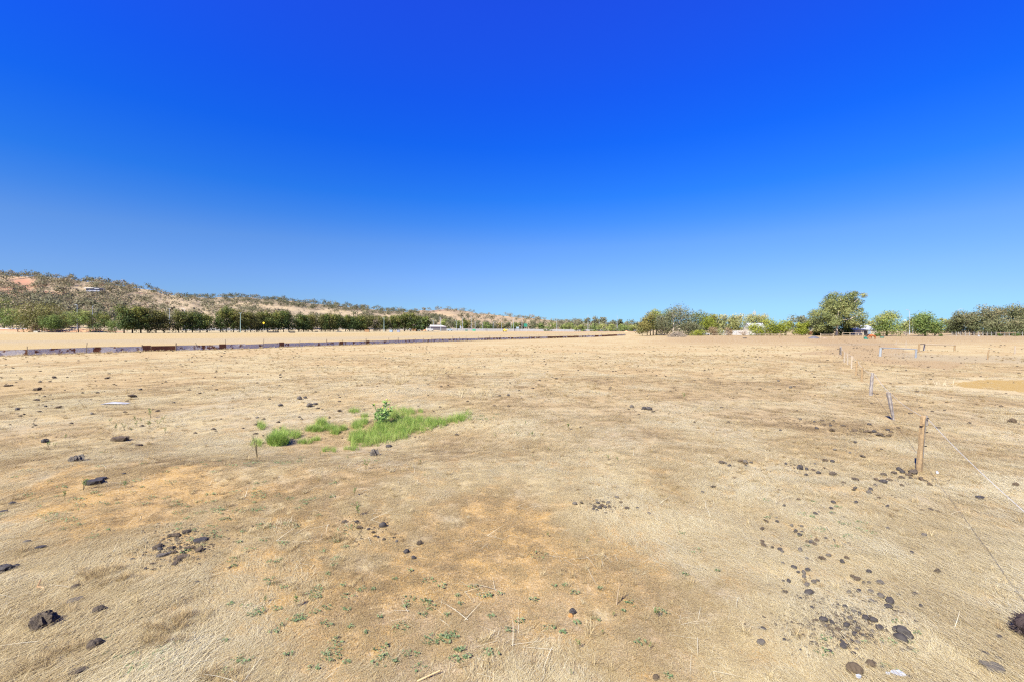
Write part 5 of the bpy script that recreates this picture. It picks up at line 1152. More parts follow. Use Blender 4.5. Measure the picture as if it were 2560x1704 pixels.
def lone(label, u, y, w, form, mat, cat, seed, rz=.3, fl=1.0, name='clod', hz=.17):
    me = lump(name, seed, form); me.materials.append(mat); P = hit(u, y); S = w * P[1] / F * .92; CLEAR.append((P[0], P[1] - S * .2, S * .45 + .02))
    return tag(link(name, me, None, (P[0], P[1], P[2] + S * hz * fl), (0, 0, rz), (S, S, S * fl)), label, cat)
lone('big ragged dark clod of bark and dung at lower left', 112, 1568, 50, 'clod', M_CLOD, 'clod', 31, .5, 1.35)
lone('round brown clod right of the ragged dark clod', 246, 1530, 27, 'nut', M_CLOD, 'clod', 32, .6, 1.2)
lone('thick brown clod casting a shadow below the round one', 236, 1618, 34, 'nut', M_CLOD, 'clod', 33, .8, 1.25)
lone('flat brown clod near the bottom left edge', 195, 1684, 35, 'slab', M_CLOD, 'clod', 34, .9, 1.1)
lone('long flat grey chip above the ragged clod', 188, 1503, 30, 'slab', M_DUNGG, 'clod', 35, .7, .8)
lone('small brown lump above the long flat chip', 190, 1470, 21, 'nut', M_CLOD, 'clod', 36, .5, 1)
lone('dark lump at the far lower left, upper one of two', 102, 1369, 19, 'slab', M_DUNG, 'clod', 37, .3, .9)
lone('slim dark lump above the upper left straw drift', 67, 1355, 15, 'bean', M_DUNGG, 'clod', 38, .6, .9)
lone('black lump cut by the left photo edge', 7, 1426, 34, 'crumb', M_DUNG, 'clod', 39, .4, 1.1)
lone('narrow dark piece beside the lump at the left edge', 38, 1417, 19, 'bean', M_DUNG, 'clod', 40, .5, .8)
lone('half buried brown lump low at the left edge', 32, 1522, 20, 'nut', M_DUNGB, 'clod', 41, .2, .8)
lone('pale brown chip beside the pale twig at lower left', 100, 1627, 22, 'slab', M_DUNGG, 'clod', 42, .4, .7)
lone('smooth black nugget left of the spread heap', 331, 1398, 10, 'bean', M_DUNG, 'dung', 43, .5, 1, 'dung_nugget')
lone('smooth grey nugget right of the spread heap', 493, 1457, 14, 'bean', M_DUNG, 'dung', 44, .4, 1, 'dung_nugget')
lone('dark nugget in the tan straw right of the round clod', 392, 1491, 16, 'bean', M_DUNG, 'dung', 45, .3, .9, 'dung_nugget')
lone('flat dark flake below the spread heap', 345, 1546, 15, 'slab', M_DUNG, 'dung', 46, .6, .6, 'dung_flake')
lone('grey flake beside the drooping tan tuft', 376, 1547, 15, 'slab', M_DUNGG, 'dung', 47, .9, .8, 'dung_flake')
lone('oval grey dung slab, largest piece of the spread heap', 403, 1390, 20, 'slab', M_DUNGG, 'dung', 48, .5, 1.0, 'dung_slab')
lone('upright grey slab leaning in the spread heap', 422, 1384, 12, 'slab', M_DUNGG, 'dung', 49, 1.0, 1.3, 'dung_slab')
lone('dark double slab at the right end of the spread heap', 502, 1352, 30, 'slab', M_DUNG, 'dung', 50, .45, .8, 'dung_slab')
lone('long brown slab at the lower end of the spread heap', 458, 1394, 24, 'slab', M_DUNGB, 'dung', 51, .5, .9, 'dung_slab')
lone('broad flat brown stone below the little weeds at left', 299, 1101, 34, 'slab', M_DUNGB, 'stone', 52, .1, 1.0, 'stone')
lone('small flat brown stone right of the broad one', 347, 1114, 16, 'slab', M_DUNGB, 'stone', 53, .1, 1.0, 'stone')
lone('dark mound shaped clod at the left, above the dark slab', 190, 1152, 28, 'clod', M_DUNGG, 'clod', 58, .3, 1.0)
lone('large flat dark slab lying at left', 234, 1209, 36, 'slab', M_DUNG, 'stone', 55, .35, 1.0, 'stone')
lone('thin dark piece touching the large flat slab', 253, 1198, 24, 'slab', M_DUNG, 'stone', 56, .3, .8, 'stone')
lone('small bluish black lump at the left edge below the slab', 30, 1259, 14, 'nut', M_DUNG, 'clod', 57, .2, 1.0)
lone('flat dark crust at the left edge below the bluish lump', 8, 1279, 16, 'slab', M_DUNG, 'clod', 58, .2, .8)
lone('single dark nugget on the orange ground at left', 310, 1185, 9, 'nut', M_DUNG, 'dung', 59, .2, 1.0, 'dung_nugget')
lone('dark clod behind the small weed pair at left', 112, 1105, 13, 'clod', M_DUNG, 'clod', 60, .2, 1.3)
lone('smooth black dung cake just below the green grass patch', 972, 1117, 15, 'bean', M_DUNG, 'dung', 61, .1, 1.0, 'dung_cake')
lone('stone like lump shaped like a crouching animal below the green patch', 935, 1138, 19, 'clod', M_DUNGG, 'stone', 62, .0, 1.5, 'stone')
lone('large two toned dung ball near the bottom right', 2136, 1680, 38, 'nut', M_DUNGB, 'dung', 63, -.5, 1.2, 'dung_ball')
lone('round brown dung ball right of the two toned one', 2178, 1664, 24, 'nut', M_DUNGB, 'dung', 64, -.4, 1.3, 'dung_ball')
lone('black ring shaped nugget between the brown ball and the white paper', 2204, 1672, 14, 'nut', M_DUNG, 'dung', 65, .1, 1.1, 'dung_nugget')
lone('shiny stacked dung pile, biggest at the right end of the scatter', 2258, 1588, 34, 'crumb', M_DUNG, 'dung', 66, -.5, 1.6, 'dung_pile')
lone('long glossy black dung piece below the stacked pile', 2252, 1601, 28, 'bean', M_DUNG, 'dung', 67, -.9, 1.3, 'dung_piece')
lone('reddish brown wedge shaped stone in the pale straw at right', 2345, 1432, 16, 'clod', M_CLOD, 'stone', 68, .3, 1.2, 'stone')
lone('C shaped dark dung cake in the lower right corner', 2482, 1672, 44, 'slab', M_DUNGG, 'dung', 69, -.4, .9, 'dung_cake')
lone('brown dung stone half cut by the bottom edge, right of centre', 1640, 1696, 16, 'nut', M_DUNGB, 'dung', 70, .2, 1.3, 'dung_ball')
lone('dark stone with an orange soil clod at its foot near the bottom centre', 1432, 1531, 19, 'nut', M_DUNG, 'stone', 71, .8, 1.1, 'stone')
lone('orange soil clod leaning on the dark stone near the bottom centre', 1427, 1540, 14, 'nut', mat_simple('orange_soil', (.34, .18, .06), (.24, .12, .04), 20), 'clod', 72, .2, 1.0)
lone('grey stone at the bottom right of centre, beside a brown lump', 1903, 1607, 22, 'nut', M_DUNGG, 'stone', 73, .2, .9, 'stone')
lone('slim black nugget above the grey stone', 1909, 1572, 13, 'bean', M_DUNG, 'dung', 74, -.8, 1.0, 'dung_nugget')
lone('round dark nugget with a sharp shadow below the broken heap', 1016, 1381, 15, 'nut', M_DUNG, 'dung', 75, .4, 1.3, 'dung_ball')
lone('wedge shaped dark clod right of the broken heap', 1049, 1360, 13, 'clod', M_CLOD, 'clod', 76, .5, 1.3)
lone('large black glossy lump at the right of the broken heap', 957, 1316, 18, 'bean', M_DUNG, 'dung', 77, .4, 1.4, 'dung_ball')
lone('small orange stone on the bare soil, lower centre', 1229, 1487, 9, 'nut', mat_simple('orange_stone', (.32, .16, .06), None, 20), 'stone', 78, .1, 1.1, 'stone')
lone('dark dung mound with a tail at the right edge', 2530, 1056, 16, 'clod', M_DUNGB, 'dung', 79, .1, 1.2, 'dung_mound')
lone('dark slate like piece in the straw at right below the wire', 2450, 1246, 18, 'slab', M_DUNG, 'stone', 80, .1, 1.2, 'stone')
lone('brown lump at the right edge below the wire', 2539, 1214, 14, 'clod', M_DUNGB, 'dung', 81, .1, 1.2, 'dung_mound')
# shaggy dark hummock cut by the right edge
P = hit(2578, 1588); sh = thing('shaggy_hummock', 'shaggy dark brown hummock cut by the right photo edge', 'hummock', P)
m_fur = mat_simple('dark_fur', (.05, .032, .028), (.02, .014, .013), 60, .7); me = lump('body', 90, 'nut'); me.materials.append(m_fur); link('body', me, sh, (0, 0, .08), (0, .2, .5), (.26, .22, .36))
hm = MB(); hr = random.Random(9)
for _ in range(420):
    a = hr.random() * 6.28; z = hr.uniform(.0, .19); r = .13 * math.sqrt(max(.05, 1 - (z / .22) ** 2)); p = Vector((math.cos(a) * r, math.sin(a) * r * .85, z)); d = Vector((math.cos(a) * .5, math.sin(a) * .5, hr.uniform(-.5, .2))).normalized() * hr.uniform(.03, .07)
    hm.tube([p, p + d], [.0035, .001], 3, 0, False)
kind(link('hair', hm.mesh('hair', m_fur), sh), 'stuff')
# white litter
M_PAPER = mat_simple('white_paper', (.36, .37, .375), (.27, .28, .285), 10, .7)
def scrap(label, u, y, w, seed, name='paper_scrap', asp=.7, cat='litter', lift=.02):
    P = hit(u, y); S = w * math.hypot(P[0], P[1]) / F / 2; rg = random.Random(seed); n = 14; v = [(0, 0, .012), (0, 0, 0)]
    for k in range(n):
        a = 2 * math.pi * k / n; r = S * rg.uniform(.65, 1.15)
        for dz in (.012, 0): v.append((math.cos(a) * r, math.sin(a) * r * asp, dz + rg.uniform(0, .008)))
    f = []
    for k in range(n):
        a, b_ = 2 + 2 * k, 2 + 2 * ((k + 1) % n); f += [(0, a, b_), (1, b_ + 1, a + 1), (a, a + 1, b_ + 1, b_)]
    return tag(link(name, new_mesh(name, v, f, M_PAPER), None, (P[0], P[1], P[2] + lift), (0, .05, rg.random())), label, cat)
scrap('large torn white paper scrap near the bottom right', 2246, 1690, 26, 1); scrap('small white scrap left of the large torn paper', 2219, 1690, 8, 2); scrap('white scrap at the bottom edge left of the torn paper', 2146, 1698, 16, 3, asp=.5)
P = hit(2343, 1183); o = thing('insulator_cap', 'small white plastic piece lying right of the tall yellow post', 'litter', P, .9); link('body', MB().tube([(-.035, 0, .03), (.035, 0, .03)], [.022, .02], 8).mesh('body', mat_simple('white_plastic', (.5, .5, .53), None, 5, .4)), o); link('cap', MB().tube([(.035, 0, .03), (.05, 0, .03)], [.014, .012], 8).mesh('cap', mat_simple('white_plastic_cap', (.55, .55, .6), None, 5, .4)), o)
P = hit(288, 1010); o = tag(link('plastic_sheet', new_mesh('plastic_sheet', [(-.55, 0, 0), (-.2, .12, .07), (.2, .1, .06), (.5, .18, .02), (.45, -.02, 0), (.1, -.1, .02), (-.2, -.12, .03), (-.5, -.14, 0), (0, 0, .09)], [(0, 1, 8), (1, 2, 8), (2, 3, 8), (3, 4, 8), (4, 5, 8), (5, 6, 8), (6, 7, 8), (7, 0, 8)], mat_simple('grey_white_plastic', (.30, .30, .31), (.20, .20, .21), 8)), None, (P[0], P[1], P[2] + .02)), 'crumpled grey white plastic lying on the straw at left', 'litter')
tw = thing('twig', 'pale bent twig standing in the straw at lower left', 'twig', hit(104, 1470)); link('stem', MB().tube([(-.06, 0, 0), (-.03, .02, .10)], [.008, .006], 5).tube([(-.05, 0, .02), (.05, -.03, .03), (.10, -.06, .01)], [.008, .009, .007], 5).mesh('stem', mat_simple('pale_twig', (.46, .30, .17), (.34, .2, .1), 20)), tw)
tw = thing('twig', 'broken straw coloured stick at the bottom edge, left of centre', 'twig', hit(1072, 1694)); link('stem', MB().tube([(-.09, -.05, .012), (.09, .05, .03)], [.008, .006], 5).mesh('stem', mat_simple('straw_twig', (.42, .28, .12), (.5, .38, .2), 20)), tw)
tw = thing('twig', 'single dry stalk standing upright in the bare lower middle', 'twig', hit(1541, 1512)); link('stem', MB().tube([(0, 0, -.02), (.02, .02, .12), (.045, .02, .235)], [.007, .006, .003], 5).mesh('stem', mat_simple('dry_stalk', (.34, .26, .16), (.22, .16, .1), 20)), tw)

# ------------------------------------------------------------------ small weeds, each on its own
M_STEM = mat_simple('weed_stem', (.22, .16, .09), (.14, .12, .05), 30); L_WEED = mat_leaf('weed_leaf', [(0, (0.100, 0.150, 0.040)), (.5, (0.170, 0.240, 0.070)), (1, (0.260, 0.300, 0.110))], .35)
def weed_meshes(seed):
    rg = random.Random(seed); st = MB(); lv = []; n = rg.choice((1, 2, 2, 3))
    for k in range(n):
        lean = Vector((rg.gauss(0, .16), rg.gauss(0, .16), 1)) ; hgt = rg.uniform(.75, 1)
        st.tube([(0, 0, -.05), lean * hgt * .5, lean * hgt], [.022, .017, .008], 4)
        for j in range(16):
            z = rg.uniform(.35, 1.0); p = lean * hgt * z; a = rg.random() * 6.28; d = Vector((math.cos(a), math.sin(a), rg.uniform(.3, 1.2))).normalized(); L_ = rg.uniform(.12, .24) * (1.25 - .5 * z)
            sd = Matrix.Rotation(rg.random() * 3.14, 3, d) @ (d.cross(Vector((0, 0, 1))).normalized() * .03); lv.append([p - sd, p + d * L_ * .6 - sd * .9, p + d * L_, p + d * L_ * .55 + sd])
    v = np.array([tuple(q) for l in lv for q in l]); me = new_mesh('leaves', v, np.arange(len(v)).reshape(-1, 4), L_WEED); fattr(me, 'tint', np.repeat(np.random.default_rng(seed).random(len(lv)), 4))
    return st.mesh('stem', M_STEM), me
WM = [weed_meshes(i) for i in range(6)]
WEEDS = [('feathery weed in the loose clump above the broad flat stone', 'weeds above the flat stone', [(290,1077,19),(312,1074,17),(337,1052,14),(339,1068,19),(353,1058,16),(377,1044,24),(375,1068,19),(396,1066,16),(408,1052,14),(414,1082,14),(329,1079,11),(276,1055,11)]),
         ('small weed in the sparse row right of the green patch', 'sparse weeds right of the patch', [(1330,1091,14),(1363,1062,11),(1313,1061,10),(1421,1075,19),(1415,1113,11),(1474,1131,11),(1521,1150,14),(1545,1153,13),(1564,1157,10),(1295,1090,12),(1238,1092,9),(1332,1144,10),(1372,1125,9),(1498,984,8)]),
         ('green seedling with a long shadow on the bare lower middle ground', 'seedlings on the lower middle ground', [(1533,1542,16),(1643,1545,30),(1506,1587,16),(1447,1622,25),(1624,1625,22),(1429,1691,22),(1467,1356,11),(1369,1342,14)]),
         ('thin yellowish weed below the green grass patch', 'weeds below the green patch', [(914,1174,25),(848,1171,11),(884,1239,22),(896,1290,33),(1052,1158,11),(1062,1193,11),(870,1150,14),(800,1140,14)])]
for lab, grp, lst in WEEDS:
    for (u, y, h), P in zip(lst, hit(np.array([q[0] for q in lst]), np.array([q[1] for q in lst]))):
        k = drng.randrange(6); s_ = h * P[1] / F * 1.1; o = thing('weed', lab, 'weed', P, drng.random() * 6, grp, (s_ * 1.1, s_ * 1.1, s_)); link('stem', WM[k][0], o); link('leaves', WM[k][1], o)
for u, y, h, lab in ((162, 1246, 22, 'round headed weed with a long shadow at left'), (208, 1224, 30, 'taller pale weed left of the large flat slab'), (314, 1219, 19, 'thin weed right of the large flat slab'), (197, 1278, 11, 'low dark weed below the round headed weed'), (121, 1118, 18, 'small bush like weed before the dark clod at left'), (163, 1097, 13, 'twiggy reddish weed above the little bush weed'), (136, 1118, 12, 'sprig beside the little bush weed'),
                    (643, 1142, 54, 'tall dry brown stalk at the left end of the green weeds'), (1711, 998, 17, 'lone green weed far out right of the centre'), (740, 1517, 33, 'yellow green sprig with a dark shadow at the lower centre'), (662, 1508, 20, 'leafy sprig left of the yellow green one'), (778, 1502, 18, 'bright sprig right of the yellow green one')):
    P = hit(u, y); k = drng.randrange(6); s_ = h * P[1] / F * 1.1; o = thing('weed', lab, 'weed', P, drng.random() * 6, None, (s_ * 1.15, s_ * 1.15, s_)); link('stem', WM[k][0], o)
    if h < 50: link('leaves', WM[k][1], o)
# thistle in the green patch
tp = hit(951, 1064); th = thing('thistle', 'tall spiny thistle with yellow green heads standing in the green patch', 'thistle', tp); trg = random.Random(5); st = MB(); lv = []; hd = []
for k in range(10):
    a = trg.random() * 6.28; tip = Vector((math.cos(a) * trg.uniform(.08, .46) + .12, math.sin(a) * .3, trg.uniform(.40, .84))); mid = tip * .5 + Vector((0, 0, .05)); st.tube([(0, 0, -.03), mid, tip], [.02, .014, .007], 5); hd.append(tip)
    for j in range(20):
        q = trg.uniform(.03, 1); p = Vector((0, 0, 0)).lerp(mid, q * 2) if q < .5 else mid.lerp(tip, q * 2 - 1); b_ = trg.random() * 6.28; d = Vector((math.cos(b_), math.sin(b_), trg.uniform(-.1, .9))).normalized(); L_ = trg.uniform(.10, .25); sd = Matrix.Rotation(trg.random() * 3.14, 3, d) @ (d.cross(Vector((0, 0, 1))).normalized() * .036)
        lv.append([p, p + d * L_ * .5 - sd, p + d * L_, p + d * L_ * .5 + sd])
v = np.array([tuple(q) for l in lv for q in l]); me = new_mesh('leaves', v, np.arange(len(v)).reshape(-1, 4), mat_leaf('thistle_leaf', [(0, (0.18, 0.29, 0.08)), (.5, (0.27, 0.42, 0.12)), (1, (0.38, 0.50, 0.17))], .45)); fattr(me, 'tint', np.repeat(np.random.default_rng(3).random(len(lv)), 4))
link('stem', st.mesh('stem', mat_simple('thistle_stem', (.2, .26, .12), None, 20)), th); kind(link('leaves', me, th), 'stuff')
M_HEAD = mat_simple('thistle_head', (.42, .42, .05), (.3, .34, .06), 20)
for p in hd[:6]: link('flower_head', MB().tube([p, p + Vector((0, 0, .025)), p + Vector((0, 0, .055))], [.012, .026, .01], 7).mesh('flower_head', M_HEAD), th)
P = hit(992, 1052); o = thing('weed', 'dark leaved weed standing just right of the thistle', 'weed', P, 1.0, None, (.36, .36, .34)); link('stem', WM[3][0], o); me = WM[3][1].copy(); me.materials.clear(); me.materials.append(L_GREEN); link('leaves', me, o)

# ------------------------------------------------------------------ dry grass, green grass and creeping weeds (stuff)
def blade_mesh(name, n, length, width, spread, lie, curl, dirspread, tint, mat, rng, seg=2, tvar=.24):
    """n bent blades; lie 0 = upright, 1 = flat; dirspread = scatter of heading about +Y"""
    V_ = []; F_ = []; T_ = []; o_ = 0
    for i in range(n):
        r = spread * math.sqrt(rng.random()); a = rng.random() * 6.283; p = np.array([math.cos(a) * r, math.sin(a) * r, 0.0])
        h = math.pi / 2 + (rng.random() - .5) * 2 * dirspread + (math.pi if rng.random() < .5 else 0); L_ = length * (.45 + .8 * rng.random()); w = width * (.6 + .8 * rng.random())
        el_ = (1 - lie) * 1.35 + rng.normal() * .16; el_ = max(.03, min(1.5, el_)); hd_ = np.array([math.cos(h), math.sin(h), 0]); sd = np.array([-math.sin(h), math.cos(h), 0]) * w / 2
        p[2] = rng.random() * .018 * lie; q = p.copy(); dh = rng.normal() * curl
        for k in range(seg + 1):
            ww = sd * (1 - .75 * k / seg); V_.append(q - ww); V_.append(q + ww); T_ += [0, 0]
            e2 = el_ * (1 - (k + 1) / seg * .8) if lie > .5 else el_ - .5 * (k + 1) / seg * rng.random()
            h += dh; hd_ = np.array([math.cos(h), math.sin(h), 0]); q = q + (hd_ * math.cos(e2) + np.array([0, 0, math.sin(e2)])) * L_ / seg
            if q[2] < .004: q[2] = .004
        tv = np.clip(tint + rng.normal() * tvar * .5, 0, 1); T_[-2 * (seg + 1):] = [tv] * (2 * (seg + 1))
        for k in range(seg): b0 = o_ + 2 * k; F_.append((b0, b0 + 1, b0 + 3, b0 + 2))
        o_ += 2 * (seg + 1)
    me = new_mesh(name, np.array(V_), np.array(F_), mat); fattr(me, 'tint', T_); return me

def mat_grass(name, stops, trans=.2):
    m, t, b = mat_new(name); a = t.nodes.new('ShaderNodeAttribute'); a.attribute_name = 'tint'
    a2 = t.nodes.new('ShaderNodeAttribute'); a2.attribute_type = 'INSTANCER'; a2.attribute_name = 'itint'
    ad = t.nodes.new('ShaderNodeMath'); ad.operation = 'ADD'; t.links.new(a.outputs['Fac'], ad.inputs[0]); t.links.new(a2.outputs['Fac'], ad.inputs[1])
    c = ramp(t, ad.outputs[0], stops); t.links.new(c, b.inputs['Base Color']); b.inputs['Roughness'].default_value = .6
    tr = t.nodes.new('ShaderNodeBsdfTranslucent'); t.links.new(c, tr.inputs[0]); mx = t.nodes.new('ShaderNodeMixShader'); mx.inputs[0].default_value = trans
    out = [n for n in t.nodes if n.type == 'OUTPUT_MATERIAL'][0]; t.links.new(b.outputs[0], mx.inputs[1]); t.links.new(tr.outputs[0], mx.inputs[2]); t.links.new(mx.outputs[0], out.inputs[0])
    return m
G_DRY = mat_grass('dry_straw', [(0, (.13, .09, .05)), (.2, (.25, .17, .075)), (.4, (.36, .265, .12)), (.58, (.45, .36, .19)), (.8, (.54, .465, .28)), (1, (.61, .56, .39))])
G_GREEN = mat_grass('green_blade', [(0, (.11, .18, .028)), (.35, (.20, .32, .055)), (.7, (.31, .42, .085)), (1, (.46, .47, .16))], .4)
grg2 = np.random.default_rng(4)
def protos_coll(name, meshes):
    c_ = bpy.data.collections.new(name)
    for i, me in enumerate(meshes):
        o = bpy.data.objects.new('%s_%02d' % (name, i), me); c_.objects.link(o)
    return c_
def scatter(name, label, coll, P, rot, scl, idx, itint):
    me = new_mesh(name, P, []) if False else bpy.data.meshes.new(name)
    me.vertices.add(len(P)); me.vertices.foreach_set('co', np.asarray(P, np.float32).ravel())
    fattr(me, 'rot', rot, 'FLOAT_VECTOR'); fattr(me, 'scl', scl, 'FLOAT_VECTOR'); fattr(me, 'idx', idx, 'INT'); fattr(me, 'itint', itint)
    o = link(name, me); g = bpy.data.node_groups.new(name + '_nodes', 'GeometryNodeTree')
    g.interface.new_socket('Geometry', in_out='INPUT', socket_type='NodeSocketGeometry'); g.interface.new_socket('Geometry', in_out='OUTPUT', socket_type='NodeSocketGeometry')
    gi = g.nodes.new('NodeGroupInput'); go = g.nodes.new('NodeGroupOutput'); ip = g.nodes.new('GeometryNodeInstanceOnPoints'); ci = g.nodes.new('GeometryNodeCollectionInfo')
    ci.inputs['Collection'].default_value = coll; ci.inputs['Separate Children'].default_value = True; ci.inputs['Reset Children'].default_value = True
    def na(n, ty): q = g.nodes.new('GeometryNodeInputNamedAttribute'); q.data_type = ty; q.inputs['Name'].default_value = n; return q.outputs['Attribute']
    g.links.new(gi.outputs[0], ip.inputs['Points']); g.links.new(ci.outputs[0], ip.inputs['Instance']); ip.inputs['Pick Instance'].default_value = True
    g.links.new(na('idx', 'INT'), ip.inputs['Instance Index']); g.links.new(na('rot', 'FLOAT_VECTOR'), ip.inputs['Rotation']); g.links.new(na('scl', 'FLOAT_VECTOR'), ip.inputs['Scale'])
    g.links.new(ip.outputs[0], go.inputs[0]); md = o.modifiers.new('scatter', 'NODES'); md.node_group = g
    return kind(o, 'stuff', label)

dry = []
for i in range(4): dry.append(blade_mesh('litter', 80, .065, .0030, .13, .93, .25, 1.57, .58, G_DRY, grg2))             # 0-3 short tangled litter
for i in range(4): dry.append(blade_mesh('combed', 70, .15, .0034, .16, .90, .12, .45, .68, G_DRY, grg2, 3))             # 4-7 combed-down straw
for i in range(3): dry.append(blade_mesh('tuft', 60, .11, .0032, .045, .38, .2, 3.14, .42, G_DRY, grg2))                 # 8-10 standing tufts
for i in range(2): dry.append(blade_mesh('stalks', 5, .34, .0048, .15, .93, .05, .9, .95, G_DRY, grg2, 3, .1))           # 11-12 long bleached stalks
for i in range(2): dry.append(blade_mesh('reeds', 26, .50, .007, .12, .42, .05, 3.14, .88, G_DRY, grg2, 3, .2))          # 13-14 pale standing stalk clumps
C_DRY = protos_coll('dry_blades', dry)
PT = []; RT = []; SCL = []; IX = []; IT = []
def fan(r0, r1, n, half=58):
    r = np.sqrt(r0 ** 2 + (r1 ** 2 - r0 ** 2) * grg2.random(n)); a = np.radians((grg2.random(n) * 2 - 1) * half); return r * np.sin(a), r * np.cos(a)
CA = np.array(CLEAR)
def emit(X, Y, ix, scl, tn, rz=None, lift=0.0, tilt=True):
    ok = np.ones(len(X), bool)
    for i0 in range(0, len(X), 4000):
        sl = slice(i0, i0 + 4000); d2 = np.hypot(X[sl, None] - CA[None, :, 0], Y[sl, None] - CA[None, :, 1]) < CA[None, :, 2]; ok[sl] = ~d2.any(1)
    X, Y = X[ok], Y[ok]; ix = np.asarray(ix)[ok]; scl = np.asarray(scl, float)[ok]; tn = np.asarray(tn)[ok]; rz = None if rz is None else rz[ok]
    n = len(X); Z = zfun(X, Y); PT.append(np.stack([X, Y, Z + lift], 1))
    if tilt:
        e = .12; sx = (zfun(X + e, Y) - zfun(X - e, Y)) / (2 * e); sy = (zfun(X, Y + e) - zfun(X, Y - e)) / (2 * e)
    else: sx = sy = np.zeros(n)
    rz = grg2.random(n) * 6.283 if rz is None else rz
    # slope expressed in the instance's own frame (XYZ euler, z turn applied last)
    c_, s_ = np.cos(rz), np.sin(rz); lx = sx * c_ + sy * s_; ly = -sx * s_ + sy * c_
    RT.append(np.stack([np.arctan(ly), -np.arctan(lx), rz], 1))
    scl = np.asarray(scl, float); SCL.append(np.repeat(scl[:, None], 3, 1)); IX.append(ix); IT.append(tn)
def keepmask(X, Y):
    u, y = flat_uv(X, Y); n2 = fbm(X / 1.3, Y / 1.9, 41, 4); n3 = fbm(X / .45, Y / .6, 51, 3)
    soil = np.exp(-(((u - 330) / 420) ** 2 + ((y - 1240) / 130) ** 2)) + .9 * np.exp(-(((u - 1300) / 430) ** 2 + ((y - 1480) / 240) ** 2)) + .5 * np.exp(-(((u - 760) / 260) ** 2 + ((y - 1560) / 200) ** 2))
    k = 1 - .74 * soil * sstep(.42, .58, .55 * n2 + .45 * n3 + (soil - .5) * .15)
    k *= 1 - .9 * in_poly(u, y, [(2360, 958), (2430, 950), (2800, 948), (2800, 988), (2560, 980), (2440, 972)])
    k *= 1 - .9 * in_poly(u, y, [(2000, 850), (2120, 846), (2240, 862), (2300, 896), (2420, 905), (2380, 925), (2200, 908), (2090, 888), (1960, 884), (2090, 872)])
    k *= 1 - .6 * np.exp(-(((u - 2090) / 110) ** 2 + ((y - 1560) / 50) ** 2)) - .7 * np.exp(-(((u - 800) / 150) ** 2 + ((y - 1080) / 26) ** 2))
    return k, n2, n3, u, y
# how combed-down the straw lies: thick at the lower corners and in drifts
for r0, r1, n, sc0 in ((2.2, 6, 9500, .72), (6, 10, 12000, .82), (10, 17, 14000, 1.0), (17, 32, 15000, 1.4), (32, 62, 10000, 2.1)):
    X, Y = fan(r0, r1, n); k, n2, n3, u, y = keepmask(X, Y)
    comb = np.clip(np.exp(-(((u - 120) / 480) ** 2 + ((y - 1600) / 190) ** 2)) * 1.1 + np.exp(-(((u - 2420) / 420) ** 2 + ((y - 1450) / 330) ** 2)) * 1.1 + .45 * sstep(.5, .62, fbm(X / 2.2, Y / 3.2, 91, 3)) + (.35 if r0 > 9 else .0), 0, 1)
    ok = grg2.random(n) < k * (.55 + .6 * n3); beyond = Y < np.interp(X, FX, FY) - .6; ok &= beyond
    X, Y, comb, n2, n3 = X[ok], Y[ok], comb[ok], n2[ok], n3[ok]; m = len(X); isc = grg2.random(m) < comb
    ix = np.where(isc, 4 + grg2.integers(0, 4, m), grg2.integers(0, 4, m)); rz = np.where(isc, grg2.normal(size=m) * .35 + (fbm(X / 3, Y / 3, 95, 2) - .5) * 2.4 - .25, grg2.random(m) * 6.28)
    DD = np.hypot(X, Y); tn = (fbm(X / 1.6, Y / 2.4, 33, 3) - .5) * .5 - (1 - isc) * .07 * sstep(.46, .62, n2) + .03 - .22 * np.clip(np.exp(-(((u[ok] - 330) / 460) ** 2 + ((y[ok] - 1240) / 160) ** 2)) + np.exp(-(((u[ok] - 1250) / 480) ** 2 + ((y[ok] - 1500) / 260) ** 2)), 0, 1) - .26 * drift(X, Y) * sstep(8, 15, DD)
    emit(X, Y, ix, sc0 * (.7 + .6 * grg2.random(m)), tn, rz)
# standing tufts and tan tussocks
for r0, r1, n, sc0 in ((2.4, 9, 900, .7), (9, 20, 1500, .9), (20, 45, 3200, 1.3), (45, 95, 3600, 2.0)):
    X, Y = fan(r0, r1, n); k, n2, n3, u, y = keepmask(X, Y); ok = (grg2.random(n) < k * (.15 + 1.7 * sstep(.47, .63, fbm(X / (3 if r0 < 20 else 9), Y / (3 if r0 < 20 else 14), 97, 3)))) & (Y < np.interp(X, FX, FY) - .4)
    ok &= ~((u > 1500) & (y < 862))
    X, Y = X[ok], Y[ok]; m = len(X); emit(X, Y, 8 + grg2.integers(0, 3, m), sc0 * (.5 + .9 * grg2.random(m)), grg2.normal(size=m) * .12, None, 0, False)
# thick combed straw drifts in the lower corners
for (u0, u1, y0, y1, n, tn0, dz) in ((-60, 520, 1440, 1780, 420, .05, -.25), (2150, 2640, 1230, 1780, 460, .12, .2), (640, 860, 1310, 1370, 40, .1, .9)):
    u = u0 + (u1 - u0) * grg2.random(n); y = y0 + (y1 - y0) * grg2.random(n); D = F * CAM_H / (y - HY); X = (u - CX) / F * D
    ok = grg2.random(n) < sstep(.40, .56, fbm(X / .55 + D * .4, D / 1.3, 151, 3)); X, D = X[ok], D[ok]; m = len(X)
    emit(X, D, 4 + grg2.integers(0, 4, m), .75 + .5 * grg2.random(m), tn0 - .22 * sstep(.5, .6, fbm(X / .8, D / 1.6, 155, 2)) + grg2.normal(size=m) * .06, grg2.normal(size=m) * .22 + dz, .012)
# long bleached stalks lying about
X, Y = fan(2.3, 14, 420); emit(X, Y, 11 + grg2.integers(0, 2, 420), .55 + .6 * grg2.random(420), np.zeros(420))
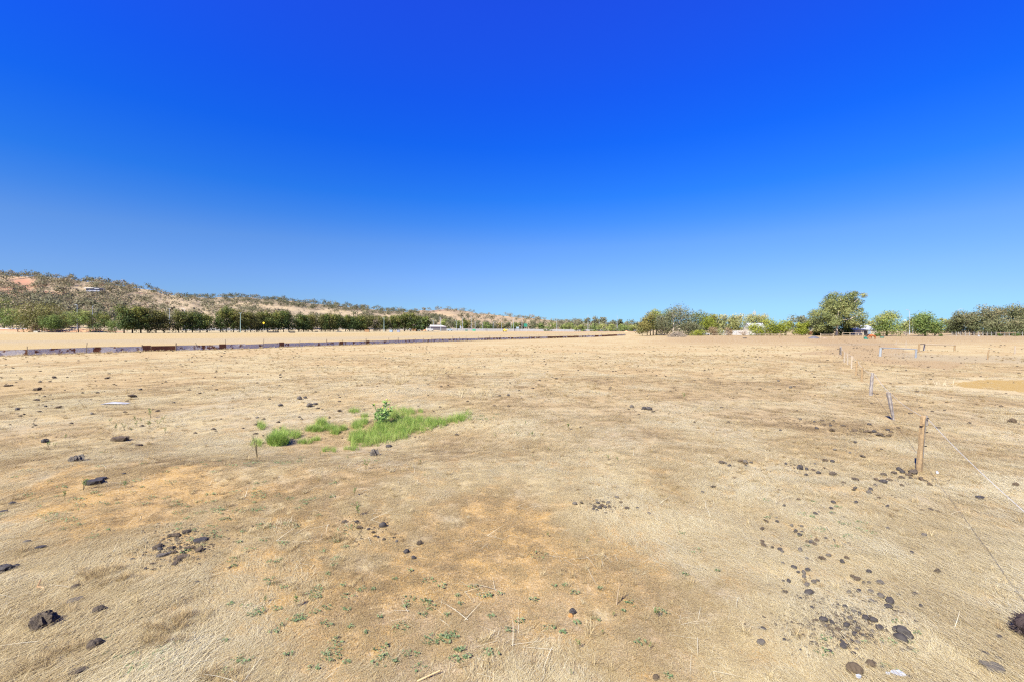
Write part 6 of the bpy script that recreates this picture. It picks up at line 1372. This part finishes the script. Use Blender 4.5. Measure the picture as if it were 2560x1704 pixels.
# tan drooping tufts at lower left
for (u, y, n) in ((440, 1560, 26), (240, 1440, 30), (300, 1452, 18), (80, 1545, 20), (400, 1605, 20), (150, 1640, 26), (60, 1690, 24), (560, 1690, 16), (860, 1350, 10)):
    hx = hit(u, y); X = hx[0] + grg2.normal(size=n) * .13; Y = hx[1] + grg2.normal(size=n) * .10; emit(X, Y, 8 + grg2.integers(0, 3, n), .6 + .5 * grg2.random(n), -.10 + grg2.normal(size=n) * .06, None, 0, False)
# taller straw along the foot of the iron fence
fs = grg2.random(1500) * lens[-1] * .8; fpx = np.interp(fs, lens, [p.x for p in pl]); fpy = np.interp(fs, lens, [p.y for p in pl])
emit(fpx + .35 + grg2.random(1500) * .9, fpy - .45 - grg2.random(1500) * .9, 8 + grg2.integers(0, 3, 1500), 1.6 + 2.2 * grg2.random(1500) ** 2, grg2.normal(size=1500) * .1 + .12, None, 0, False)
# pale stalk patch in mid paddock, with a second smaller one
for u, y, su, sy, n in ((1075, 930, 34, 8, 46), (1000, 958, 16, 5, 14), (1130, 935, 40, 6, 14), (1180, 985, 50, 5, 20)):
    uu = u + grg2.normal(size=n) * su; yy = y + grg2.normal(size=n) * sy; D = F * CAM_H / (yy - HY); emit((uu - CX) / F * D, D, 13 + grg2.integers(0, 2, n), .8 + .5 * grg2.random(n), -.28 + grg2.normal(size=n) * .1, None, 0, False)
scatter('dry_grass', 'dry straw and dead grass covering the paddock', C_DRY, np.vstack(PT), np.vstack(RT), np.vstack(SCL), np.concatenate(IX), np.concatenate(IT))
# white stalk tuft beyond the fence at right
tf = thing('straw_tuft', 'white splayed straw tuft beside the bare orange patch at right', 'tuft', hit(2352, 962)); me = blade_mesh('stalks', 60, .62, .008, .7, .45, .05, 3.14, .95, G_DRY, grg2, 3, .1); kind(link('stalks', me, tf), 'stuff')

# green patch
gp_poly = [(840 + x / 6.544, 980 + y / 6.544) for x, y in ((200, 760), (250, 850), (400, 872), (520, 885), (700, 855), (850, 815), (1000, 770), (1200, 740), (1300, 665), (1500, 635), (1700, 560), (1900, 510), (2080, 460), (2200, 395), (2150, 350), (1950, 420), (1800, 470), (1600, 455), (1400, 430), (1200, 430), (1050, 385), (1000, 450), (850, 470), (700, 540), (600, 570), (560, 660), (430, 650), (300, 700))]
gr = []
for i in range(4): gr.append(blade_mesh('green_tuft', 34, .23, .0044, .07, .12, .15, 3.14, .52, G_GREEN, grg2, 3, .6))
C_GR = protos_coll('green_blades', gr)
us = 840 + 380 * grg2.random(9000); ys = 1025 + 95 * grg2.random(9000); ok = in_poly(us, ys, gp_poly); us, ys = us[ok][:640] + grg2.normal(size=min(640, ok.sum())) * 7, ys[ok][:640] + grg2.normal(size=min(640, ok.sum())) * 3.2
tufts = [(us, ys, np.full(len(us), 1.0) * np.clip((1120 - us * .04 - 900 * 0) / 1080, .7, 1))]
for u, y, ru, ry, n, sc_ in ((694, 1108, 22, 6, 90, 1.5), (787, 1076, 22, 4, 70, .9), (803, 1060, 12, 5, 26, 1.1), (826, 1072, 16, 5, 40, .9), (838, 1083, 10, 4, 26, .9), (858, 1073, 9, 3, 26, .8), (790, 1100, 12, 3, 24, .6), (762, 1106, 18, 5, 22, .7), (893, 1066, 14, 6, 40, .9), (905, 1058, 14, 5, 36, .9),
                          (738, 1090, 12, 6, 24, 1.0), (652, 1068, 10, 6, 16, 1.0), (700, 1085, 22, 9, 26, .9), (640, 1110, 14, 10, 14, .9), (885, 1030, 14, 4, 26, .8), (912, 1042, 8, 3, 14, .8), (1022, 1032, 16, 5, 30, .9), (1052, 1030, 5, 2, 10, .8), (825, 1126, 22, 5, 22, .6), (880, 1122, 18, 5, 22, .6), (985, 1038, 22, 9, 40, 1.1), (1005, 1025, 8, 4, 10, .8)):
    a = grg2.random(n) * 6.28; r = np.sqrt(grg2.random(n)); tufts.append((u + np.cos(a) * r * ru, y + np.sin(a) * r * ry, np.full(n, sc_)))
us = np.concatenate([q[0] for q in tufts]); ys = np.concatenate([q[1] for q in tufts]); ss = np.concatenate([q[2] for q in tufts])
HP = np.array(hit(us, ys)); m = len(us); order = grg2.random(m)
scatter('green_grass', 'lush green grass patch and tufts in the hollow', C_GR, HP, np.stack([grg2.normal(size=m) * .08, grg2.normal(size=m) * .08, order * 6.28], 1), np.repeat((ss * (.7 + .5 * grg2.random(m)))[:, None], 3, 1), grg2.integers(0, 4, m), (fbm(us / 18, ys / 8, 5, 2) - .5) * .5 + .05)
# creeping green weeds on the bare soil
L_CREEP = mat_leaf('creeping_leaf', [(0, (0.090, 0.130, 0.050)), (.5, (0.130, 0.195, 0.080)), (1, (0.210, 0.250, 0.120))], .3); V = []; Tn = []
cr = []
for n, u0, y0, su, sy in ((60, 420, 1240, 200, 60), (44, 640, 1300, 130, 60), (36, 800, 1480, 130, 60), (30, 820, 1620, 160, 45), (14, 1090, 1480, 70, 40), (14, 1130, 1620, 60, 30), (22, 1500, 1520, 170, 90), (14, 360, 1640, 50, 30), (16, 2080, 1300, 70, 45), (14, 700, 1140, 60, 12), (12, 150, 1270, 60, 30), (16, 1190, 1030, 40, 8), (10, 2230, 1600, 80, 40)):
    for _ in range(n): cr.append((crg.gauss(u0, su), crg.gauss(y0, sy)))
for (u, y) in cr:
    y = min(max(y, 960), 1740); D = F * CAM_H / (y - HY); X = (u - CX) / F * D; R_ = crg.uniform(.03, .11) * (1 if D > 6 else .65)
    for _ in range(int(10 + R_ * 190)):
        a = crg.random() * 6.28; r = R_ * math.sqrt(crg.random()); x, yy = X + math.cos(a) * r * 1.4, D + math.sin(a) * r; z = float(0); s_ = crg.uniform(.006, .014) * (1 + D / 25); b_ = crg.random() * 6.28
        V.append((x, yy, s_, b_, crg.random()))
VA = np.array(V); ZZ = zfun(VA[:, 0], VA[:, 1]) + .012 + .02 * VA[:, 4]; cb, sb = np.cos(VA[:, 3]) * VA[:, 2], np.sin(VA[:, 3]) * VA[:, 2]; tl = (np.random.default_rng(1).random((len(VA), 2)) - .5) * .8
q = np.stack([np.stack([VA[:, 0] + cb, VA[:, 1] + sb, ZZ + VA[:, 2] * tl[:, 0]], 1), np.stack([VA[:, 0] - sb * .6, VA[:, 1] + cb * .6, ZZ + VA[:, 2] * tl[:, 1]], 1), np.stack([VA[:, 0] - cb, VA[:, 1] - sb, ZZ - VA[:, 2] * tl[:, 0]], 1), np.stack([VA[:, 0] + sb * .6, VA[:, 1] - cb * .6, ZZ - VA[:, 2] * tl[:, 1]], 1)], 1).reshape(-1, 3)
me = new_mesh('creeping_weeds', q, np.arange(len(q)).reshape(-1, 4), L_CREEP); fattr(me, 'tint', np.repeat(VA[:, 4], 4)); kind(link('creeping_weeds', me), 'stuff', 'low creeping green weeds dotted over the bare soil')
